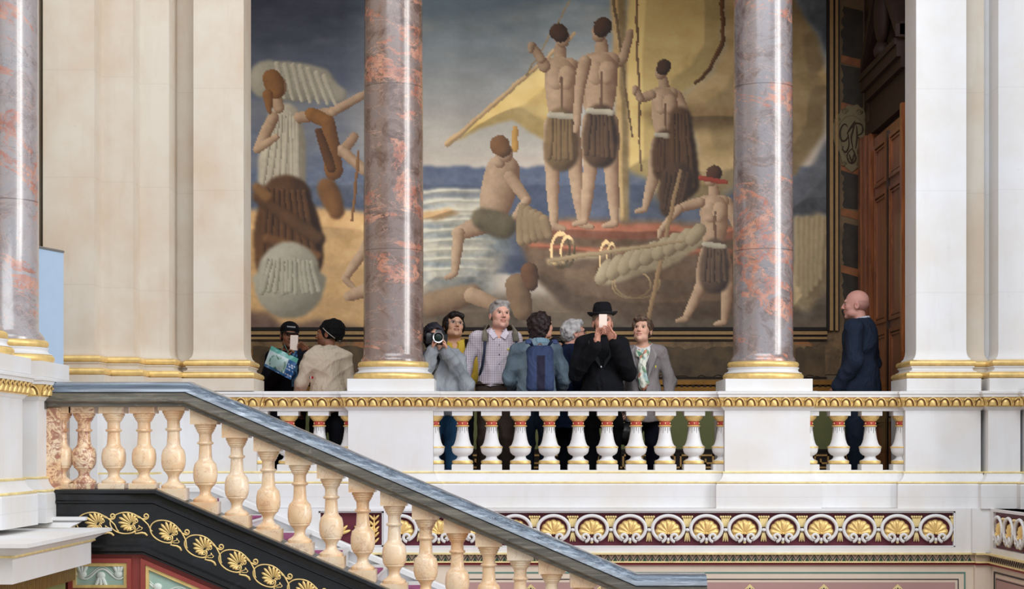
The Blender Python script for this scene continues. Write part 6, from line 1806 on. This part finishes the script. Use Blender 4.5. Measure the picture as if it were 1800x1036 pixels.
top(P, 'grey_hoodie', hood, .022, .95, .80*k, .012, 29, arm=(.054,.060,.042), collar=.060, extra=[(ell(J['elR']+np.array((.0,-.01,-.04)), (.055,.05,.08)), 'add', .04), (ell(n0+np.array((0,.08,-.03)), (.11,.06,.07)), 'add', .04), (ell(J['chest']+np.array((.08,-.10,-.10)), (.05,.05,.12)), 'add', .03)], skirt=(.84*k, .165, .17))
hair(P, 'dark_hair', [('E', (0,-.075,.062), (.074,.036,.040), 'add', .02), ('E', (0,.06,-.03), (.088,.060,.10), 'add', .03), ('E', (-.078,-.02,-.02), (.020,.045,.07), 'add', .02), ('E', (.078,-.015,-.02), (.020,.045,.07), 'add', .02)], (34,32,42), infl=.002, amp=.005, seed=40, back=-.11, streak=.5)
jean = lambda v: L3((58,104,146))*(1+.25*folds(1.0, 44, (12, 20, 30))(v[:,0], v[:,1], v[:,2])[:, None])
trousers(P, jean, seed=13, name='jeans')
strip(P, 'camera_strap', [n0+np.array(q) for q in ((-.05,-.09,.0), (-.02,-.135,-.08), (-.05,-.15,-.16), (-.10,-.15,-.24))], .020, .005, M['blackp'], (0,1,.2))
cm = empty('camera', (PX(770, .34), .34, PZ(594, .34)), math.radians(4)); tag(cm, 'black reflex camera held to the eye of the woman in the grey hoodie, lens forward', 'camera')
cm.rotation_euler = (0, math.radians(6), math.radians(4)); cm.scale = (1.32, 1.32, 1.32)
b = MB(); b.rectloft(-.072, .066, .03, .075, [(-.006, -.045), (0, -.04), (0, .028), (-.006, .034)]); b.rectloft(-.024, .024, .02, .072, [(0, .03), (-.004, .052), (-.012, .060)]); b.rectloft(-.078, -.05, .0, .06, [(-.004, -.045), (0, -.04), (0, .02), (-.006, .028)]); b.build('camera_body', M['blackp'], cm, angle=40)
def ylathe(name, prof, mat):
    b = MB(); b.lathe(0, 0, prof, 32, cap=False); o = b.build(name, mat, cm, angle=40); o.rotation_euler = (math.pi/2, 0, 0); o.location = (.0, .03, 0); return o
ylathe('lens_barrel', [(.030, 0), (.031, .01), (.031, .045), (.036, .05), (.038, .07), (.038, .085), (.033, .085), (.028, .070)], M['blackp'])
ylathe('lens_rim', [(.030, .0835), (.0335, .0855), (.0375, .0865), (.0380, .0855)], M['steel'])
b = MB(); b.ell((0, 0, 0), (.028, .010, .028), None, 20, 12); o = b.build('front_glass', plain('coated_lens_glass', (16,34,28), .35, spec=.3), cm, smooth=True); o.location = (0, -.042, 0)

# ---- 10: man in the beige jacket, from behind
yaw = 195; h = 1.62; k = h/1.75
J = skeleton(h, fat=1.10, head=(-.006,-.015,1.620*k), neck=(.0,.01,1.455*k), elL=(-.225,.0,1.12*k), elR=(.245,-.01,1.12*k), wrL=(-.24,-.14,.92*k), wrR=(.27,-.10,.90*k), shL=(-.165*k,.01,1.37*k), shR=(.165*k,.01,1.37*k))
P = person('man in a beige jacket and black knitted cap seen from behind', 576, 1.15, h, yaw, J, head=(62, 2, -6), skin=(142,92,66), brow=(20,14,12), stubble=.75, fat=1.02,
           hands=[('L', basis((0,-.2,-1), (1,0,0)), (.5,.5,.6,.6), .3), ('R', basis((0,-.2,-1), (-1,0,0)), (.5,.5,.6,.6), .3)])
beige = L3((216,200,178))
top(P, 'beige_jacket', beige, .024, .97, .83*k, .008, 30, arm=(.058,.056,.048), skirt=(.84*k, .16, .18), collar=.056)
collar(P, 'jacket_collar', L3((206,194,174)), .090, -.016, .020, .024)
collar(P, 'dark_inner_collar', L3((20,22,28)), .068, -.003, .014, .022)
hair(P, 'black_knitted_cap', [('E', (0,.045,.05), (.098,.110,.098), 'add', .02), ('C', (0,.10,-.01), (0,.115,-.045), .045, .02, 'add', .03)], (14,13,15), infl=.004, amp=.004, seed=50, back=-.045, mat='cloth', streak=.2)
kk = P['k']*1.02; T = lambda p: Vector(P['hc']+P['HR'] @ (np.array(p, float)*kk))
b = MB(); b.tube([T((-.100,-.02,.045)), T((-.103,.02,.01)), T((-.096,.06,-.02)), T((-.075,.095,-.045))], .0035, 6); b.tube([T((.100,-.02,.045)), T((.103,.02,.01)), T((.096,.06,-.02)), T((.075,.095,-.045))], .0035, 6); b.build('pale_cap_seam', plain('pale_seam', (190,184,170), .8), P['t'], smooth=True)
trousers(P, L3((26,28,36)), seed=14)
e_, w_ = J['elR'], J['wrR']; md_ = e_+(w_-e_)*.1
fl_ = empty('sleeve_flag_patch'); fl_.parent = P['t']; q = W(P, (PX(547, .90), .90, PZ(664, .90)))
fl_.location = tuple(q); fl_.rotation_euler = (0, 0, -math.radians(yaw)-.25)
for nm, x0, x1, mt in (('navy_bar', -.016, -.009, plain('flag_navy', (28,32,60), .7)), ('white_field', -.009, .001, plain('flag_white', (226,224,222), .7)), ('red_field', .001, .015, plain('flag_red', (180,28,44), .7))):
    b = MB(); b.box(x0, x1, -.002, .02, -.012, .012); b.build(nm, mt, fl_)

# ---- 11: man in the black cap with phone and carrier bag
yaw = 10; h = 1.62; k = h/1.75; pX, pY = PX(506, 1.50), 1.50
lw = loc_of(505, 634, 1.15, pX, pY, yaw); rw = loc_of(541, 622, 1.15, pX, pY, yaw)
J = skeleton(h, fat=1.02, head=(.014,-.02,1.625*k), neck=(.0,.01,1.46*k), elL=(-.20,-.06,1.10*k), elR=(.25,-.08,1.18*k), wrL=lw, wrR=rw)
P = person('man in a black cap and dark jacket photographing with a pale phone', 506, 1.50, h, yaw, J, head=(4, 2, 4), skin=(150,102,76), brow=(24,18,16), stubble=.4, lips=(130,76,66),
           hands=[('L', basis((.12,-.1,.95), (.8,-.3,.0)), (.7,.8,.8,.9), .6), ('R', basis((-.55,-.1,.75), (-.6,-.5,.1)), (.3,.45,.6,.7), .5)])
def darkj(v):
    out = np.tile(L3((18,20,30)), (len(v), 1)); m = (v[:,0] > .03) & (v[:,0] < .085) & (v[:,2] > 1.02) & (v[:,1] < -.05); out[m] = L3((92,140,176)); n = folds(1.0, 61, (60, 80))(v[:,0], v[:,1], v[:,2]); out[m & (n > .1)] = L3((40,70,110)); return out
top(P, 'dark_jacket', darkj, .020, .97, .80*k, .007, 32, arm=(.052,.048,.042), collar=.064)
collar(P, 'grey_hood', L3((74,72,76)), .086, -.02, .022, .024)
hair(P, 'hair', [], (20,16,16), seed=51, back=-.04)
kk = P['k']*1.02; HRm = Matrix([list(r) for r in P['HR']])
cp = empty('black_cap'); cp.parent = P['t']; cp.location = tuple(P['hc']+P['HR'] @ np.array((0,.004,.036))*kk); cp.rotation_euler = (HRm @ Euler((.12,0,0)).to_matrix()).to_euler()
sculpt('cap_crown', [(ell((0,.012,.025), (.093,.106,.085)), 'add', 0), (bx((0,0,-.06), (.2,.2,.06), None, .001), 'sub', 0)], .006, M['cloth'], cp, L3((14,14,18)))
b = MB(); vs = []; n = 14
for j, (rr, dz) in enumerate(((.080, .004), (.15, -.004), (.15, -.009), (.080, -.002))):
    for i in range(n+1):
        a = math.pi*(1.12+.76*i/n); vs.append((rr*.98*math.cos(a)*(1.0 if rr < .1 else .62), rr*math.sin(a)+(-.0 if rr > .1 else 0), dz+.010*abs(math.cos(a))))
b.add(vs, [(j*(n+1)+i, j*(n+1)+i+1, ((j+1) % 4)*(n+1)+i+1, ((j+1) % 4)*(n+1)+i) for j in range(4) for i in range(n)]); b.build('cap_peak', M['blackcloth'], cp, smooth=True)
b = MB()
for i, ch in enumerate(range(7)):
    a = -math.pi/2+(i-3)*.14; r0, r1 = .098, .108
    for q in range(2):
        aa = a+.04*q; z0 = .050; b.tube([(.088*math.cos(aa), .101*math.sin(aa)+.010, z0), (.086*math.cos(aa+.03*(1 if q else -1)), .099*math.sin(aa)+.010, z0+.013)], .0016, 4)
b.build('white_embroidery', plain('white_thread', (214,214,214), .8), cp)
trousers(P, L3((24,26,36)), seed=15)
phone_obj('pale phone held up by the man in the black cap', 517, 603, 1.12, .073, .144, 2, 0)
bg = empty('carrier_bag', (PX(493, 1.08), 1.08, PZ(638, 1.08))); tag(bg, 'teal and blue plastic carrier bag held by the man in the black cap', 'bag')
s_ = sc(1.08); Q = lambda x, y: ((x-493)/s_, (638-y)/s_)
c4 = [Q(477,608), Q(524.5,631), Q(511,668), Q(464,643.5)]
nx_, nz_ = 30, 22; vs = []; cl = []; rr_ = np.random.RandomState(4)
for side_ in (0, 1):
    for j in range(nz_+1):
        for i in range(nx_+1):
            u_, v_ = i/nx_, j/nz_
            x = (c4[0][0]*(1-u_)+c4[1][0]*u_)*(1-v_)+(c4[3][0]*(1-u_)+c4[2][0]*u_)*v_; z = (c4[0][1]*(1-u_)+c4[1][1]*u_)*(1-v_)+(c4[3][1]*(1-u_)+c4[2][1]*u_)*v_
            bul = .03*math.sin(math.pi*u_)*math.sin(math.pi*min(1, v_*1.0))+.004*math.sin(u_*17+v_*9)
            vs.append((x, -bul if side_ == 0 else bul, z))
            if v_ < .22: c = (96,176,162) if not (.42 < u_ < .56) else (150,200,196)
            elif u_ < .72:
                d = math.hypot((u_-.42)/.34, (v_-.62)/.34); c = (206,226,226) if d > 1 else ((70,120,92) if .8 < d+.25*math.sin(u_*20) < 1.0 else (176,206,200))
                if v_ > .9: c = (60,110,150)
            else: c = (34,92,150)
            if u_ > .74 and v_ > .3 and (int(v_*26) % 3 == 1) and math.sin(u_*60+v_*30) > -.3: c = (226,236,240)
            cl.append(L3(c))
fs = []; m_ = (nx_+1)*(nz_+1)
for s2 in (0, 1):
    for j in range(nz_):
        for i in range(nx_): a = s2*m_+j*(nx_+1)+i; fs.append((a, a+1, a+nx_+2, a+nx_+1) if s2 else (a, a+nx_+1, a+nx_+2, a+1))
quick_mesh('printed_sides', vs, fs, tint_mat('printed_plastic', .3, 1.0, .1, 30), col=np.array(cl), parent=bg)
b = MB(); b.tube([(Q(493,617)[0], 0, Q(493,617)[1]), (Q(500,611)[0], -.0, Q(500,606)[1]), (Q(508,620)[0], 0, Q(508,622)[1])], .006, 6, flat=.4); b.build('bag_handle', plain('teal_plastic', (90,170,156), .4), bg, smooth=True)
